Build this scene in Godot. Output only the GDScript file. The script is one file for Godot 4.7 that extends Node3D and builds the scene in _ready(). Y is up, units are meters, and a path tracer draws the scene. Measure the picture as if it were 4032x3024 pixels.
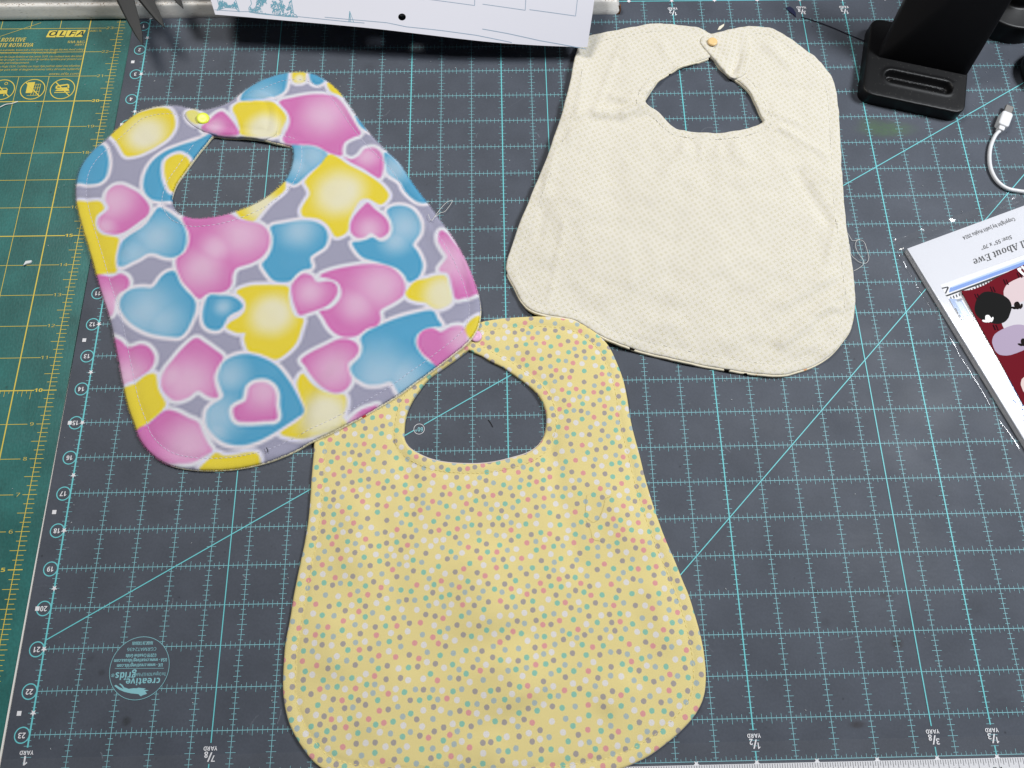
extends Node3D
# A sewing table from above: three baby bibs on cutting mats. Lengths in the lists are inches on the grey mat's own printed grid
# (u to the right from its left border line, v towards the viewer), y is up, the grey mat's top is y = 0.

const IN := 0.0254
var names := {}
var noise_a := FastNoiseLite.new()
var noise_b := FastNoiseLite.new()
var noise_c := FastNoiseLite.new()
var M := {}
var heart_out: PackedVector2Array
var heart_hole: PackedVector2Array
var yel_out: PackedVector2Array
var yel_hole: PackedVector2Array
var crm_out: PackedVector2Array
var crm_hole: PackedVector2Array

func _ready() -> void:
	# ---------- camera
	var cam := Camera3D.new(); cam.name = "camera"; add_child(cam)
	cam.keep_aspect = Camera3D.KEEP_HEIGHT; cam.fov = 56.4717; cam.near = 0.02; cam.far = 20.0
	var right := Vector3(0.99976437, 0.00865427, 0.01990719)
	var down := Vector3(-0.01630900, -0.30574274, 0.95197447)
	var ahead := Vector3(0.01432513, -0.95207483, -0.30552955)
	cam.transform = Transform3D(Basis(right, -down, -ahead), P(11.84725, 19.65776, 20.36807))
	cam.current = true
	# ---------- the room's light
	var env := Environment.new()
	env.background_mode = Environment.BG_COLOR; env.background_color = Color(0.23, 0.235, 0.25)
	env.tonemap_mode = Environment.TONE_MAPPER_LINEAR; env.tonemap_exposure = 1.06
	env.sdfgi_enabled = true; env.ssao_enabled = true; env.ssil_enabled = true
	var we := WorldEnvironment.new(); we.name = "room"; we.environment = env; add_child(we)
	lamp("wall_light", P(-6, 46, -8), P(8, 0, 11), Vector2(0.4, 0.3), 0.95, Color(1.0, 0.985, 0.96))
	lamp("desk_lamp", P(52, 46, 3), P(14, 0, 9), Vector2(0.40, 0.40), 2.05, Color(0.97, 0.985, 1.0))
	setup()
	build_table()
	build_green_mat()
	build_grey_mat()
	build_shelf()
	build_bibs()
	build_page()
	build_scissors()
	build_stand()
	build_cable()
	build_packet()
	build_ruler()
	build_bits()

func lamp(called: String, at: Vector3, to: Vector3, size: Vector2, energy: float, color: Color) -> void:
	var l := AreaLight3D.new(); l.name = called; add_child(l)
	l.area_size = size; l.light_energy = energy; l.light_color = color; l.shadow_enabled = true
	l.area_range = 6.0
	l.look_at_from_position(at, to, Vector3(0, 0, -1))

# ---------- small tools
func P(u: float, h: float, v: float) -> Vector3: return Vector3(u, h, v) * IN
func hexc(s: String) -> Color: return Color.html(s)
func lin(s: String) -> Color: return Color.html(s).srgb_to_linear()
func numbered(called: String) -> String:
	var n: int = names.get(called, 0); names[called] = n + 1
	return called if n == 0 else "%s_%03d" % [called, n]
func thing(called: String, label: String, category: String, group := "", at := Vector3.ZERO) -> Node3D:
	var o := Node3D.new(); o.name = numbered(called); add_child(o); o.position = at
	return tag(o, label, category, group)
func tag(o: Node3D, label: String, category: String, group := "") -> Node3D:
	o.set_meta("label", label); o.set_meta("category", category)
	if group != "": o.set_meta("group", group)
	return o
func part(parent: Node3D, called: String, mesh: Mesh, m: Material, kind := "") -> MeshInstance3D:
	var o := MeshInstance3D.new(); o.name = numbered(called) if parent == self else called
	o.mesh = mesh; o.material_override = m; parent.add_child(o, true)
	if kind != "": o.set_meta("kind", kind)
	return o
func mat(called: String, color: Color, rough: float, spec := 0.5) -> StandardMaterial3D:
	var m := StandardMaterial3D.new(); m.resource_name = called
	m.albedo_color = color; m.roughness = rough; m.metallic_specular = spec
	return m
func noise_tex(seed_: int, freq: float, size: int, lo: float, hi: float, normal := false, octaves := 4) -> NoiseTexture2D:
	var n := FastNoiseLite.new(); n.seed = seed_; n.frequency = freq; n.fractal_octaves = octaves; n.noise_type = FastNoiseLite.TYPE_SIMPLEX_SMOOTH
	var t := NoiseTexture2D.new(); t.width = size; t.height = size; t.seamless = true; t.noise = n; t.as_normal_map = normal
	if not normal:
		var g := Gradient.new(); g.set_color(0, Color(lo, lo, lo)); g.set_color(1, Color(hi, hi, hi)); t.color_ramp = g
	return t
func pairs(a: Array) -> PackedVector2Array:
	var r := PackedVector2Array()
	for i in range(0, a.size(), 2): r.append(Vector2(a[i], a[i + 1]))
	return r
func smooth_loop(p: PackedVector2Array, step: float, closed := true) -> PackedVector2Array:
	var r := PackedVector2Array(); var n := p.size()
	for i in (n if closed else n - 1):
		var a := p[(i - 1 + n) % n] if closed or i > 0 else p[i]
		var b := p[i]; var c := p[(i + 1) % n]
		var d := p[(i + 2) % n] if closed or i + 2 < n else c
		var k := maxi(1, int(ceil(b.distance_to(c) / step)))
		for j in k: r.append(b.cubic_interpolate(c, a, d, float(j) / k))
	if not closed: r.append(p[n - 1])
	return r
func signed_area(p: PackedVector2Array) -> float:
	var s := 0.0
	for i in p.size(): s += p[i].cross(p[(i + 1) % p.size()])
	return s * 0.5
func new_st() -> SurfaceTool:
	var st := SurfaceTool.new(); st.begin(Mesh.PRIMITIVE_TRIANGLES); return st
func tri(st: SurfaceTool, a: Vector3, b: Vector3, c: Vector3) -> void:
	st.add_vertex(a); st.add_vertex(b); st.add_vertex(c)
func done(st: SurfaceTool, smooth := false) -> ArrayMesh:
	if smooth: st.index()
	st.generate_normals()
	return st.commit()
# a flat shape printed or laid at height h
func flat_poly(st: SurfaceTool, p: PackedVector2Array, h: float, c := Color.WHITE) -> void:
	var ix := Geometry2D.triangulate_polygon(p)
	for i in range(0, ix.size(), 3):
		var a := p[ix[i]]; var b := p[ix[i + 1]]; var d := p[ix[i + 2]]
		if (b - a).cross(d - a) < 0.0: var s := b; b = d; d = s
		for q: Vector2 in [a, b, d]:
			st.set_color(c); st.set_normal(Vector3.UP); st.set_uv(q); st.add_vertex(P(q.x, h, q.y))
func strip(st: SurfaceTool, a: Vector2, b: Vector2, w: float, h: float, c := Color.WHITE) -> void:
	var n := (b - a).normalized().orthogonal() * w * 0.5
	flat_quad(st, a + n, b + n, b - n, a - n, h, c)
func flat_quad(st: SurfaceTool, a: Vector2, b: Vector2, c: Vector2, d: Vector2, h: float, col := Color.WHITE) -> void:
	var q: Array[Vector2] = [a, b, c, a, c, d]
	if (b - a).cross(c - a) < 0.0: q = [a, c, b, a, d, c]
	for p in q: st.set_color(col); st.set_normal(Vector3.UP); st.set_uv(p); st.add_vertex(P(p.x, h, p.y))
func ring(st: SurfaceTool, c: Vector2, r: float, w: float, h: float, k := 40, col := Color.WHITE) -> void:
	for i in k:
		var a := Vector2.from_angle(TAU * i / k); var b := Vector2.from_angle(TAU * (i + 1) / k)
		flat_quad(st, c + a * (r + w * 0.5), c + b * (r + w * 0.5), c + b * (r - w * 0.5), c + a * (r - w * 0.5), h, col)
# a plate with an outline in plan, from h0 to h1 with its upper edge rounded by bev
func slab(p: PackedVector2Array, h0: float, h1: float, bev := 0.0, uvs := 0.1) -> ArrayMesh:
	if signed_area(p) < 0.0: p = p.duplicate(); p.reverse()
	var v := PackedVector3Array(); var n := p.size()
	var rings: Array = [[0.0, h0]]
	if bev > 0.0:
		for k in 4: rings.append([bev * (1.0 - cos(PI * 0.5 * k / 3.0)), h1 - bev * (1.0 - sin(PI * 0.5 * k / 3.0))])
	else: rings.append([0.0, h1])
	var st := new_st()
	var inset := func(i: int, d: float) -> Vector2:
		var a := p[(i - 1 + n) % n]; var b := p[i]; var c := p[(i + 1) % n]
		var t := ((b - a).normalized() + (c - b).normalized()).normalized()
		return b + Vector2(-t.y, t.x) * d / maxf(0.35, absf(t.dot((c - b).normalized())))
	for k in rings.size() - 1:
		for i in n:
			var j := (i + 1) % n
			var a: Vector2 = inset.call(i, rings[k][0]); var b: Vector2 = inset.call(j, rings[k][0])
			var c: Vector2 = inset.call(j, rings[k + 1][0]); var d: Vector2 = inset.call(i, rings[k + 1][0])
			var A := P(a.x, rings[k][1], a.y); var B := P(b.x, rings[k][1], b.y); var C := P(c.x, rings[k + 1][1], c.y); var D := P(d.x, rings[k + 1][1], d.y)
			st.set_smooth_group(1 if bev > 0.0 else -1)
			for e in [[A, a], [B, b], [C, c], [A, a], [C, c], [D, d]]: st.set_uv(e[1] * uvs); st.add_vertex(e[0])
	var top := PackedVector2Array()
	for i in n: top.append(inset.call(i, rings[-1][0]))
	var ix := Geometry2D.triangulate_polygon(top)
	st.set_smooth_group(2)
	for i in range(0, ix.size(), 3):
		var a := top[ix[i]]; var b := top[ix[i + 1]]; var c := top[ix[i + 2]]
		if (b - a).cross(c - a) < 0.0: var s := b; b = c; c = s
		for q: Vector2 in [a, b, c]: st.set_uv(q * uvs); st.add_vertex(P(q.x, h1, q.y))
	st.generate_normals()
	return st.commit()
func rect(u0: float, v0: float, u1: float, v1: float) -> PackedVector2Array:
	return PackedVector2Array([Vector2(u0, v0), Vector2(u1, v0), Vector2(u1, v1), Vector2(u0, v1)])
func round_rect(c: Vector2, half: Vector2, r: float, a := 0.0, k := 7) -> PackedVector2Array:
	var p := PackedVector2Array()
	for q in 4:
		var s: Vector2 = [Vector2(1, 1), Vector2(-1, 1), Vector2(-1, -1), Vector2(1, -1)][q]
		for i in k: p.append((s * (half - Vector2(r, r)) + Vector2.from_angle(PI * 0.5 * (q + float(i) / (k - 1))) * r).rotated(a) + c)
	return p
func disc(c: Vector2, r: float, k := 32) -> PackedVector2Array:
	var p := PackedVector2Array()
	for i in k: p.append(c + Vector2.from_angle(TAU * i / k) * r)
	return p
# a tube through points (in inches: u, h, v)
func tube(st: SurfaceTool, pts: PackedVector3Array, r: float, sides := 8, r_end := -1.0) -> void:
	var rings := []; var n := pts.size(); var up := Vector3(0.13, 1, 0.21).normalized()
	for i in n:
		var t := (pts[mini(i + 1, n - 1)] - pts[maxi(i - 1, 0)]).normalized()
		var x := up.cross(t).normalized(); var y := t.cross(x)
		var rr := r if r_end < 0.0 else lerpf(r, r_end, float(i) / (n - 1))
		var row := PackedVector3Array()
		for k in sides: row.append((pts[i] + (x * cos(TAU * k / sides) + y * sin(TAU * k / sides)) * rr) * IN)
		rings.append(row)
	for i in n - 1:
		for k in sides:
			var j := (k + 1) % sides
			var a: Vector3 = rings[i][k]; var b: Vector3 = rings[i][j]; var c: Vector3 = rings[i + 1][j]; var d: Vector3 = rings[i + 1][k]
			tri(st, a, c, b); tri(st, a, d, c)
	for k in range(1, sides - 1):
		tri(st, rings[0][0], rings[0][k], rings[0][k + 1]); tri(st, rings[n - 1][0], rings[n - 1][k + 1], rings[n - 1][k])
func curve3(pts: Array, step := 0.08) -> PackedVector3Array:
	var r := PackedVector3Array(); var n := pts.size()
	for i in n - 1:
		var a: Vector3 = pts[maxi(i - 1, 0)]; var b: Vector3 = pts[i]; var c: Vector3 = pts[i + 1]; var d: Vector3 = pts[mini(i + 2, n - 1)]
		var k := maxi(1, int(ceil(b.distance_to(c) / step)))
		for j in k: r.append(b.cubic_interpolate(c, a, d, float(j) / k))
	r.append(pts[n - 1]); return r
# a turned shape round the vertical axis at c: rows of [radius, height]
func lathe(st: SurfaceTool, c: Vector2, rows: Array, k := 32) -> void:
	for i in rows.size() - 1:
		for j in k:
			var a := TAU * j / k; var b := TAU * (j + 1) / k
			var q := func(row: Array, t: float) -> Vector3: return P(c.x + cos(t) * row[0], row[1], c.y + sin(t) * row[0])
			var A: Vector3 = q.call(rows[i], a); var B: Vector3 = q.call(rows[i], b); var C: Vector3 = q.call(rows[i + 1], b); var D: Vector3 = q.call(rows[i + 1], a)
			tri(st, A, C, B); tri(st, A, D, C)
# flat lettering: at its middle, size = height of a capital in inches, turned about the vertical
var fonts := {}
func font(style: String) -> Font:
	if not fonts.has(style):
		var f := SystemFont.new(); f.font_names = PackedStringArray(["Droid Serif" if "serif" in style else "Droid Sans"])
		f.font_weight = 700 if "bold" in style else 400
		if "slant" in style:
			var v := FontVariation.new(); v.base_font = f; v.variation_transform = Transform2D(Vector2(1, 0.25), Vector2(0, 1), Vector2.ZERO); fonts[style] = v
		else: fonts[style] = f
	return fonts[style]
func words(parent: Node3D, called: String, s: String, at: Vector3, cap: float, turn: float, m: Material, style := "sans", wide := 1.0, fit := 0.0) -> MeshInstance3D:
	var t := TextMesh.new(); t.text = s; t.font = font(style); t.font_size = 28; t.depth = 0.0; t.curve_step = 1.2
	t.pixel_size = cap / 0.72 / 28.0 * IN
	if fit > 0.0:
		var w: float = t.get_aabb().size.x / IN
		if w > 0.001: wide = fit / w
	var o := part(parent, called, t, m)
	var b := Basis(Vector3.UP, turn) * Basis(Vector3(wide, 0, 0), Vector3(0, 0, -1), Vector3(0, 1, 0))
	o.transform = Transform3D(b, at)
	return o

# ---------- cloth lying on the table: a height field inside an outline
func dist_hash(loops: Array) -> Dictionary:
	var d := {}
	for loop: PackedVector2Array in loops:
		for i in loop.size():
			var a := loop[i]; var b := loop[(i + 1) % loop.size()]
			var k := maxi(1, int(a.distance_to(b) / 0.035))
			for j in k:
				var q := a.lerp(b, float(j) / k); var key := Vector2i((q / 0.5).floor())
				if not d.has(key): d[key] = PackedVector2Array()
				d[key].append(q)
	return d
func near_edge(hash_: Dictionary, p: Vector2) -> float:
	var k := Vector2i((p / 0.5).floor()); var best := 9.0
	for x in [-1, 0, 1]:
		for y in [-1, 0, 1]:
			var key := k + Vector2i(x, y)
			if hash_.has(key):
				var arr: PackedVector2Array = hash_[key]
				for q in arr: best = minf(best, p.distance_squared_to(q))
	return sqrt(best)
func seg_d(p: Vector2, a: Vector2, b: Vector2) -> float:
	return p.distance_to(Geometry2D.get_closest_point_to_segment(p, a, b))
func fold_sum(p: Vector2, F: Array) -> float:
	var hi := 0.0; var lo := 0.0
	for f: Array in F:
		var w: float = f[4]
		if p.x < minf(f[0], f[2]) - w * 2.2 or p.x > maxf(f[0], f[2]) + w * 2.2 or p.y < minf(f[1], f[3]) - w * 2.2 or p.y > maxf(f[1], f[3]) + w * 2.2: continue
		var d := seg_d(p, Vector2(f[0], f[1]), Vector2(f[2], f[3])) / w
		var e: float = f[5] * exp(-d * d)
		if w >= 0.19 and e > 0.0:
			var ab := Vector2(f[2] - f[0], f[3] - f[1]); var tt := clampf((p - Vector2(f[0], f[1])).dot(ab) / ab.length_squared(), 0.0, 1.0)
			e *= smoothstep(0.0, 0.3, tt) * smoothstep(1.0, 0.7, tt)
		hi = maxf(hi, e) + 0.35 * minf(hi, maxf(e, 0.0)); lo = minf(lo, e)
	return hi + lo
# how far the underside stands above the grey mat
func lift(kind: String, p: Vector2) -> float:
	match kind:
		"heart":
			var l := 0.02
			if p.x > 4.5 and p.y > 10.5:
				var d := 0.5
				if Geometry2D.is_point_in_polygon(p, yel_out): d = 0.0
				else: d = near_edge(yel_hash, p)
				l += 0.11 * smoothstep(0.45, 0.0, d)
			if p.y < 6.5: l += 0.05 * smoothstep(6.4, 5.0, p.y) * smoothstep(0.0, 3.0, p.x)
			l += 0.05 * smoothstep(9.5, 11.0, p.x)
			return l + fold_sum(p, HRT_FOLDS) + 0.012 * noise_a.get_noise_2d(p.x * 40.0, p.y * 40.0) + 0.012
		"yellow":
			return 0.02 + fold_sum(p, YEL_FOLDS) * smoothstep(0.0, 0.4, near_edge(yel_hash, p) + 0.05) + 0.02 * noise_a.get_noise_2d(p.x * 30.0 + 99.0, p.y * 30.0) + 0.02 \
				+ 0.10 * smoothstep(16.5, 14.5, p.y) * smoothstep(12.0, 14.0, p.x) * smoothstep(16.0, 15.0, p.x)
		"cream":
			var l := 0.03
			if p.y > 10.4 and p.x < 17.5: l += 0.10 * smoothstep(0.6, 0.0, 0.0 if Geometry2D.is_point_in_polygon(p, yel_out) else near_edge(yel_hash, p))
			l += 0.13 * smoothstep(15.6, 14.2, p.x) * smoothstep(10.5, 8.0, p.y)
			return l + 1.9 * fold_sum(p, CRM_FOLDS) + 0.05 * noise_a.get_noise_2d(p.x * 35.0 + 7.0, p.y * 35.0 + 50.0) + 0.025 * noise_a.get_noise_2d(p.x * 110.0 + 7.0, p.y * 110.0) + 0.05
		"stand":
			var w := (p - Vector2(25.80, 3.30)).rotated(-deg_to_rad(15.6)) - Vector2(0.10, 0.70)
			var d := Vector2(maxf(0.0, absf(w.x) - 0.86), w.y).length()
			return 0.016 * exp(-pow((d - 0.30) / 0.06, 2.0)) - 0.20 * smoothstep(0.25, 0.14, d) + 0.13 * exp(-pow((w.y - 0.01) / 0.055, 2.0)) * smoothstep(0.96, 0.8, absf(w.x))
		"page":
			var k := lerpf(0.015, 0.33, clampf((p.x - 2.8) / 12.0, 0.0, 1.0) ** 1.5)
			return 1.20 - k * pow(maxf(0.0, p.y - 0.75), 1.25) + 0.012 * sin(p.x * 0.9)
		"bag":
			return 0.0
	return 0.0
var yel_hash := {}
func top_of(kind: String, p: Vector2, d: float, t: float, er: float) -> float:
	var e := sqrt(maxf(0.0, 1.0 - pow(1.0 - minf(d / er, 1.0), 2.0)))
	if kind == "stand": return lift(kind, p) + 0.38 + 0.06 * e
	var h := lift(kind, p) + t * (0.25 + 0.75 * e)
	match kind:
		"heart": h -= 0.028 * exp(-pow((d - 0.33) / 0.07, 2.0)); h += 0.008 * noise_c.get_noise_2d(p.x * 60.0, p.y * 60.0)
		"yellow": h -= 0.030 * exp(-pow((d - 0.32) / 0.06, 2.0)); h += 0.010 * noise_c.get_noise_2d(p.x * 60.0, p.y * 60.0) * smoothstep(0.6, 0.2, d)
		"cream":
			h -= 0.016 * exp(-pow((d - 0.33) / 0.045, 2.0))
			h += 0.030 * noise_c.get_noise_2d(p.x * 60.0, p.y * 60.0) * smoothstep(0.8, 0.2, d)
	return h
func cloth(kind: String, outer: PackedVector2Array, hole: PackedVector2Array, step: float, t: float, er: float, uv0: Vector2, uv1: Vector2, skirt := 0.0, low := 0.0, spin := 0.0) -> ArrayMesh:
	var loops := [outer]
	if hole.size(): loops.append(hole)
	var hash_ := dist_hash(loops)
	var pts := PackedVector2Array(); var ds := PackedFloat32Array(); var loop_at := []
	for loop: PackedVector2Array in loops:
		loop_at.append([pts.size(), loop.size()])
		for q in loop: pts.append(q); ds.append(0.0)
	var rngs := [er * 0.12, er * 0.4, er, 0.17, 0.26, 0.33, 0.40] if t > 0.0 else [0.1]
	for li in loops.size():
		var loop: PackedVector2Array = loops[li]; var s := signf(signed_area(loop)) * (1.0 if li == 0 else -1.0); var n := loop.size()
		for r: float in rngs:
			for i in n:
				if r > 0.1 and i % 2: continue
				var tv := (loop[(i + 1) % n] - loop[(i - 1 + n) % n]).normalized()
				var q := loop[i] + Vector2(-tv.y, tv.x) * s * r
				if not Geometry2D.is_point_in_polygon(q, outer) or (hole.size() and Geometry2D.is_point_in_polygon(q, hole)): continue
				var d := near_edge(hash_, q)
				if d < r * 0.8: continue
				pts.append(q); ds.append(minf(d, r))
	var lo := outer[0]; var hi := outer[0]
	for q in outer: lo = lo.min(q); hi = hi.max(q)
	var rg := RandomNumberGenerator.new(); rg.seed = 5
	var y := lo.y
	while y < hi.y:
		var x := lo.x
		while x < hi.x:
			var q := Vector2(x + rg.randf_range(-0.2, 0.2) * step, y + rg.randf_range(-0.2, 0.2) * step)
			if Geometry2D.is_point_in_polygon(q, outer) and not (hole.size() and Geometry2D.is_point_in_polygon(q, hole)):
				var d := near_edge(hash_, q)
				if d > 0.44 or (t == 0.0 and d > 0.12) : pts.append(q); ds.append(d)
			x += step
		y += step
	var big := PackedVector2Array()
	for q in pts: big.append(q * 100.0)
	var ix := Geometry2D.triangulate_delaunay(big)
	var V := PackedVector3Array(); var UV := PackedVector2Array(); var I := PackedInt32Array()
	for i in pts.size():
		V.append(P(pts[i].x, top_of(kind, pts[i], ds[i], t, er) + low if t > 0.0 else lift(kind, pts[i]) + low, pts[i].y))
		UV.append(((pts[i] - uv0) / uv1).rotated(spin))
	for i in range(0, ix.size(), 3):
		var a := pts[ix[i]]; var b := pts[ix[i + 1]]; var c := pts[ix[i + 2]]
		var m := (a + b + c) / 3.0
		if not Geometry2D.is_point_in_polygon(m, outer) or (hole.size() and Geometry2D.is_point_in_polygon(m, hole)): continue
		if t > 0.0 and t < 0.06 and minf(ds[ix[i]], minf(ds[ix[i + 1]], ds[ix[i + 2]])) > 0.2: continue
		if (b - a).cross(c - a) > 0.0: I.append_array([ix[i], ix[i + 1], ix[i + 2]])
		else: I.append_array([ix[i], ix[i + 2], ix[i + 1]])
	if skirt > 0.0:
		for li in loops.size():
			var at: int = loop_at[li][0]; var n: int = loop_at[li][1]; var first := V.size()
			var ccw := signf(signed_area(loops[li])) * (1.0 if li == 0 else -1.0)
			for i in n: V.append(V[at + i] - Vector3(0, skirt * IN, 0)); UV.append(UV[at + i])
			for i in n:
				var j := (i + 1) % n
				if ccw > 0.0: I.append_array([at + i, first + j, at + j, at + i, first + i, first + j])
				else: I.append_array([at + i, at + j, first + j, at + i, first + j, first + i])
	var N := PackedVector3Array(); N.resize(V.size())
	for i in range(0, I.size(), 3):
		var a := V[I[i]]; var n := (V[I[i + 2]] - a).cross(V[I[i + 1]] - a)
		for k in 3: N[I[i + k]] += n
	for i in N.size(): N[i] = N[i].normalized()
	var arr := []; arr.resize(Mesh.ARRAY_MAX); arr[Mesh.ARRAY_VERTEX] = V; arr[Mesh.ARRAY_NORMAL] = N; arr[Mesh.ARRAY_TEX_UV] = UV; arr[Mesh.ARRAY_INDEX] = I
	var am := ArrayMesh.new(); am.add_surface_from_arrays(Mesh.PRIMITIVE_TRIANGLES, arr)
	return am

# ---------- pictures computed for printed cloth and worn surfaces
func fill_poly(im: Image, p: PackedVector2Array, c: Color) -> void:
	var y0 := INF; var y1 := -INF
	for q in p: y0 = minf(y0, q.y); y1 = maxf(y1, q.y)
	var n := p.size()
	for y in range(maxi(0, int(y0)), mini(im.get_height() - 1, int(y1) + 1) + 1):
		var xs := []
		for i in n:
			var a := p[i]; var b := p[(i + 1) % n]; var yy := y + 0.5
			if (a.y <= yy) != (b.y <= yy): xs.append(a.x + (yy - a.y) / (b.y - a.y) * (b.x - a.x))
		xs.sort()
		for k in range(0, xs.size() - 1, 2):
			var x0 := maxi(0, int(round(xs[k]))); var x1 := mini(im.get_width(), int(round(xs[k + 1])))
			if x1 > x0: im.fill_rect(Rect2i(x0, y, x1 - x0, 1), c)
func heart_picture(org: Vector2, size: Vector2) -> ImageTexture:
	var S := 110.0
	var im := Image.create((int(size.x * S)), int(size.y * S), false, Image.FORMAT_RGBA8); im.fill(hexc("aaa9c0"))
	var dark := {"B": hexc("5dabd3"), "P": hexc("dc80bf"), "Y": hexc("f2dc48"), "T": hexc("f0e88a")}
	var pale := {"B": hexc("bcd6ea"), "P": hexc("eecbe4"), "Y": hexc("f4eed0"), "T": hexc("f4efc0")}
	var white := hexc("e9e6f0")
	var shapes := []
	for H: Dictionary in HEARTS:
		var q := PackedVector2Array()
		for w in smooth_loop(pairs(H.p), 0.12): q.append((w - org) * S)
		shapes.append(q)
		for o in Geometry2D.offset_polygon(q, 0.125 * S, Geometry2D.JOIN_ROUND): fill_poly(im, o, white)
	for k in HEARTS.size():
		var H: Dictionary = HEARTS[k]; var q: PackedVector2Array = shapes[k]; var c: String = H.c
		if c != c.to_upper():
			for o in Geometry2D.offset_polygon(q, 0.125 * S, Geometry2D.JOIN_ROUND): fill_poly(im, o, white)
			c = c.to_upper()
		var lo := q[0]; var hi := q[0]
		for w in q: lo = lo.min(w); hi = hi.max(w)
		var L := Vector2i(lo.floor()); var Z := Vector2i(hi.ceil()) - L + Vector2i.ONE
		var sm := Image.create(maxi(2, Z.x / 8), maxi(2, Z.y / 8), false, Image.FORMAT_RGBA8)
		for y in sm.get_height():
			for x in sm.get_width():
				var w := org + (lo + Vector2(x + 0.5, y + 0.5) * Vector2(Z) / Vector2(sm.get_size())) / S
				var f := 0.0
				for s: Array in H.s:
					var d := w.distance_to(Vector2(s[0], s[1])) / (float(s[2]) * 2.3)
					f = maxf(f, pow(smoothstep(1.0, 0.05 if c != "Y" else 0.30, d), 0.9))
				f = clampf(f * (0.80 if c != "Y" else 0.95) + 0.10 * noise_b.get_noise_2d(w.x * 30.0, w.y * 30.0), 0.0, 1.0)
				sm.set_pixel(x, y, (dark[c] as Color).lerp(pale[c], f))
		sm.resize(Z.x, Z.y, Image.INTERPOLATE_CUBIC)
		var mask := Image.create(Z.x, Z.y, false, Image.FORMAT_RGBA8)
		var local := PackedVector2Array()
		for w in q: local.append(w - Vector2(L))
		fill_poly(mask, local, Color.WHITE)
		im.blit_rect_mask(sm, mask, Rect2i(Vector2i.ZERO, Z), L)
	var w4 := im.get_width() / 8; var h4 := im.get_height() / 8
	im.resize(w4, h4, Image.INTERPOLATE_LANCZOS)
	im.resize(w4 * 5, h4 * 5, Image.INTERPOLATE_CUBIC)
	return ImageTexture.create_from_image(im)
func dot_picture(org: Vector2, size: Vector2) -> ImageTexture:
	var S := 110.0
	var im := Image.create(int(size.x * S), int(size.y * S), false, Image.FORMAT_RGBA8); im.fill(hexc("f8e6a0"))
	var rg := RandomNumberGenerator.new(); rg.seed = 41
	var cells := {}; var rmin := 0.196
	var cols := ["f3eeea", "f3eeea", "f3eeea", "b5aca8", "b5aca8", "b5aca8", "bccac8", "bccac8", "9ad2bc", "9ad2bc", "efaaa8"]
	var placed := []
	for i in 60000:
		var p := Vector2(rg.randf() * size.x, rg.randf() * size.y); var k := Vector2i((p / 0.25).floor()); var ok := true
		for x in [-1, 0, 1]:
			for y in [-1, 0, 1]:
				for q: Vector2 in cells.get(k + Vector2i(x, y), []):
					if p.distance_to(q) < rmin: ok = false
		if ok:
			if not cells.has(k): cells[k] = []
			cells[k].append(p)
			var c := int(rg.randi() % cols.size()); var tries := 0
			while tries < 6 and placed.any(func(e): return e[1] == cols[c] and p.distance_to(e[0]) < 0.36):
				c = int(rg.randi() % cols.size()); tries += 1
			placed.append([p, cols[c]])
	for e in placed:
		var r := 0.078 if e[1] == "f3eeea" else 0.070
		var q := PackedVector2Array()
		for k in 14: q.append(((e[0] as Vector2) + Vector2.from_angle(TAU * k / 14.0) * r * rg.randf_range(0.95, 1.05)) * S)
		fill_poly(im, q, hexc(e[1]))
	im.resize(im.get_width() * 2 / 3, im.get_height() * 2 / 3, Image.INTERPOLATE_LANCZOS)
	return ImageTexture.create_from_image(im)
func cross_picture() -> ImageTexture:
	var cell := 40; var n := 12
	var im := Image.create(cell * n, cell * n, false, Image.FORMAT_RGBA8); im.fill(hexc("f2ecdf"))
	var rg := RandomNumberGenerator.new(); rg.seed = 12
	for i in n:
		for j in n:
			var c := Vector2(i + 0.5 + rg.randf_range(-0.08, 0.08), j + 0.5 + rg.randf_range(-0.08, 0.08)) * cell
			var a0 := 0.75 + rg.randf_range(-0.25, 0.25)
			var col := hexc("f2ecdf").lerp(hexc("dcd4b0"), rg.randf_range(0.65, 1.0))
			for k in 4:
				var d := Vector2.from_angle(a0 + PI * 0.5 * k + rg.randf_range(-0.2, 0.2)); var nn := d.orthogonal()
				var L := rg.randf_range(11.5, 15.0)
				fill_poly(im, PackedVector2Array([c + d * 2.0 - nn * 2.0, c + d * L - nn * 3.4, c + d * (L + 1.5), c + d * L + nn * 3.4, c + d * 2.0 + nn * 2.0]), col)
	im.resize(cell * n / 2, cell * n / 2, Image.INTERPOLATE_LANCZOS)
	return ImageTexture.create_from_image(im)
func soft_spot(im: Image, at: Vector2, r: Vector2, c: Color, a: float, rough: float, rg: RandomNumberGenerator) -> void:
	var k := 24
	var s := Image.create(k, k, false, Image.FORMAT_RGBA8)
	for y in k:
		for x in k:
			var d := Vector2(x + 0.5 - k * 0.5, y + 0.5 - k * 0.5).length() / (k * 0.5)
			s.set_pixel(x, y, Color(c.r, c.g, c.b, a * clampf(smoothstep(1.0, 0.2, d) * (1.0 - rough * rg.randf()), 0.0, 1.0)))
	s.resize(maxi(2, int(r.x * 2)), maxi(2, int(r.y * 2)), Image.INTERPOLATE_BILINEAR)
	im.blend_rect(s, Rect2i(Vector2i.ZERO, s.get_size()), Vector2i(at - r))
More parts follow.
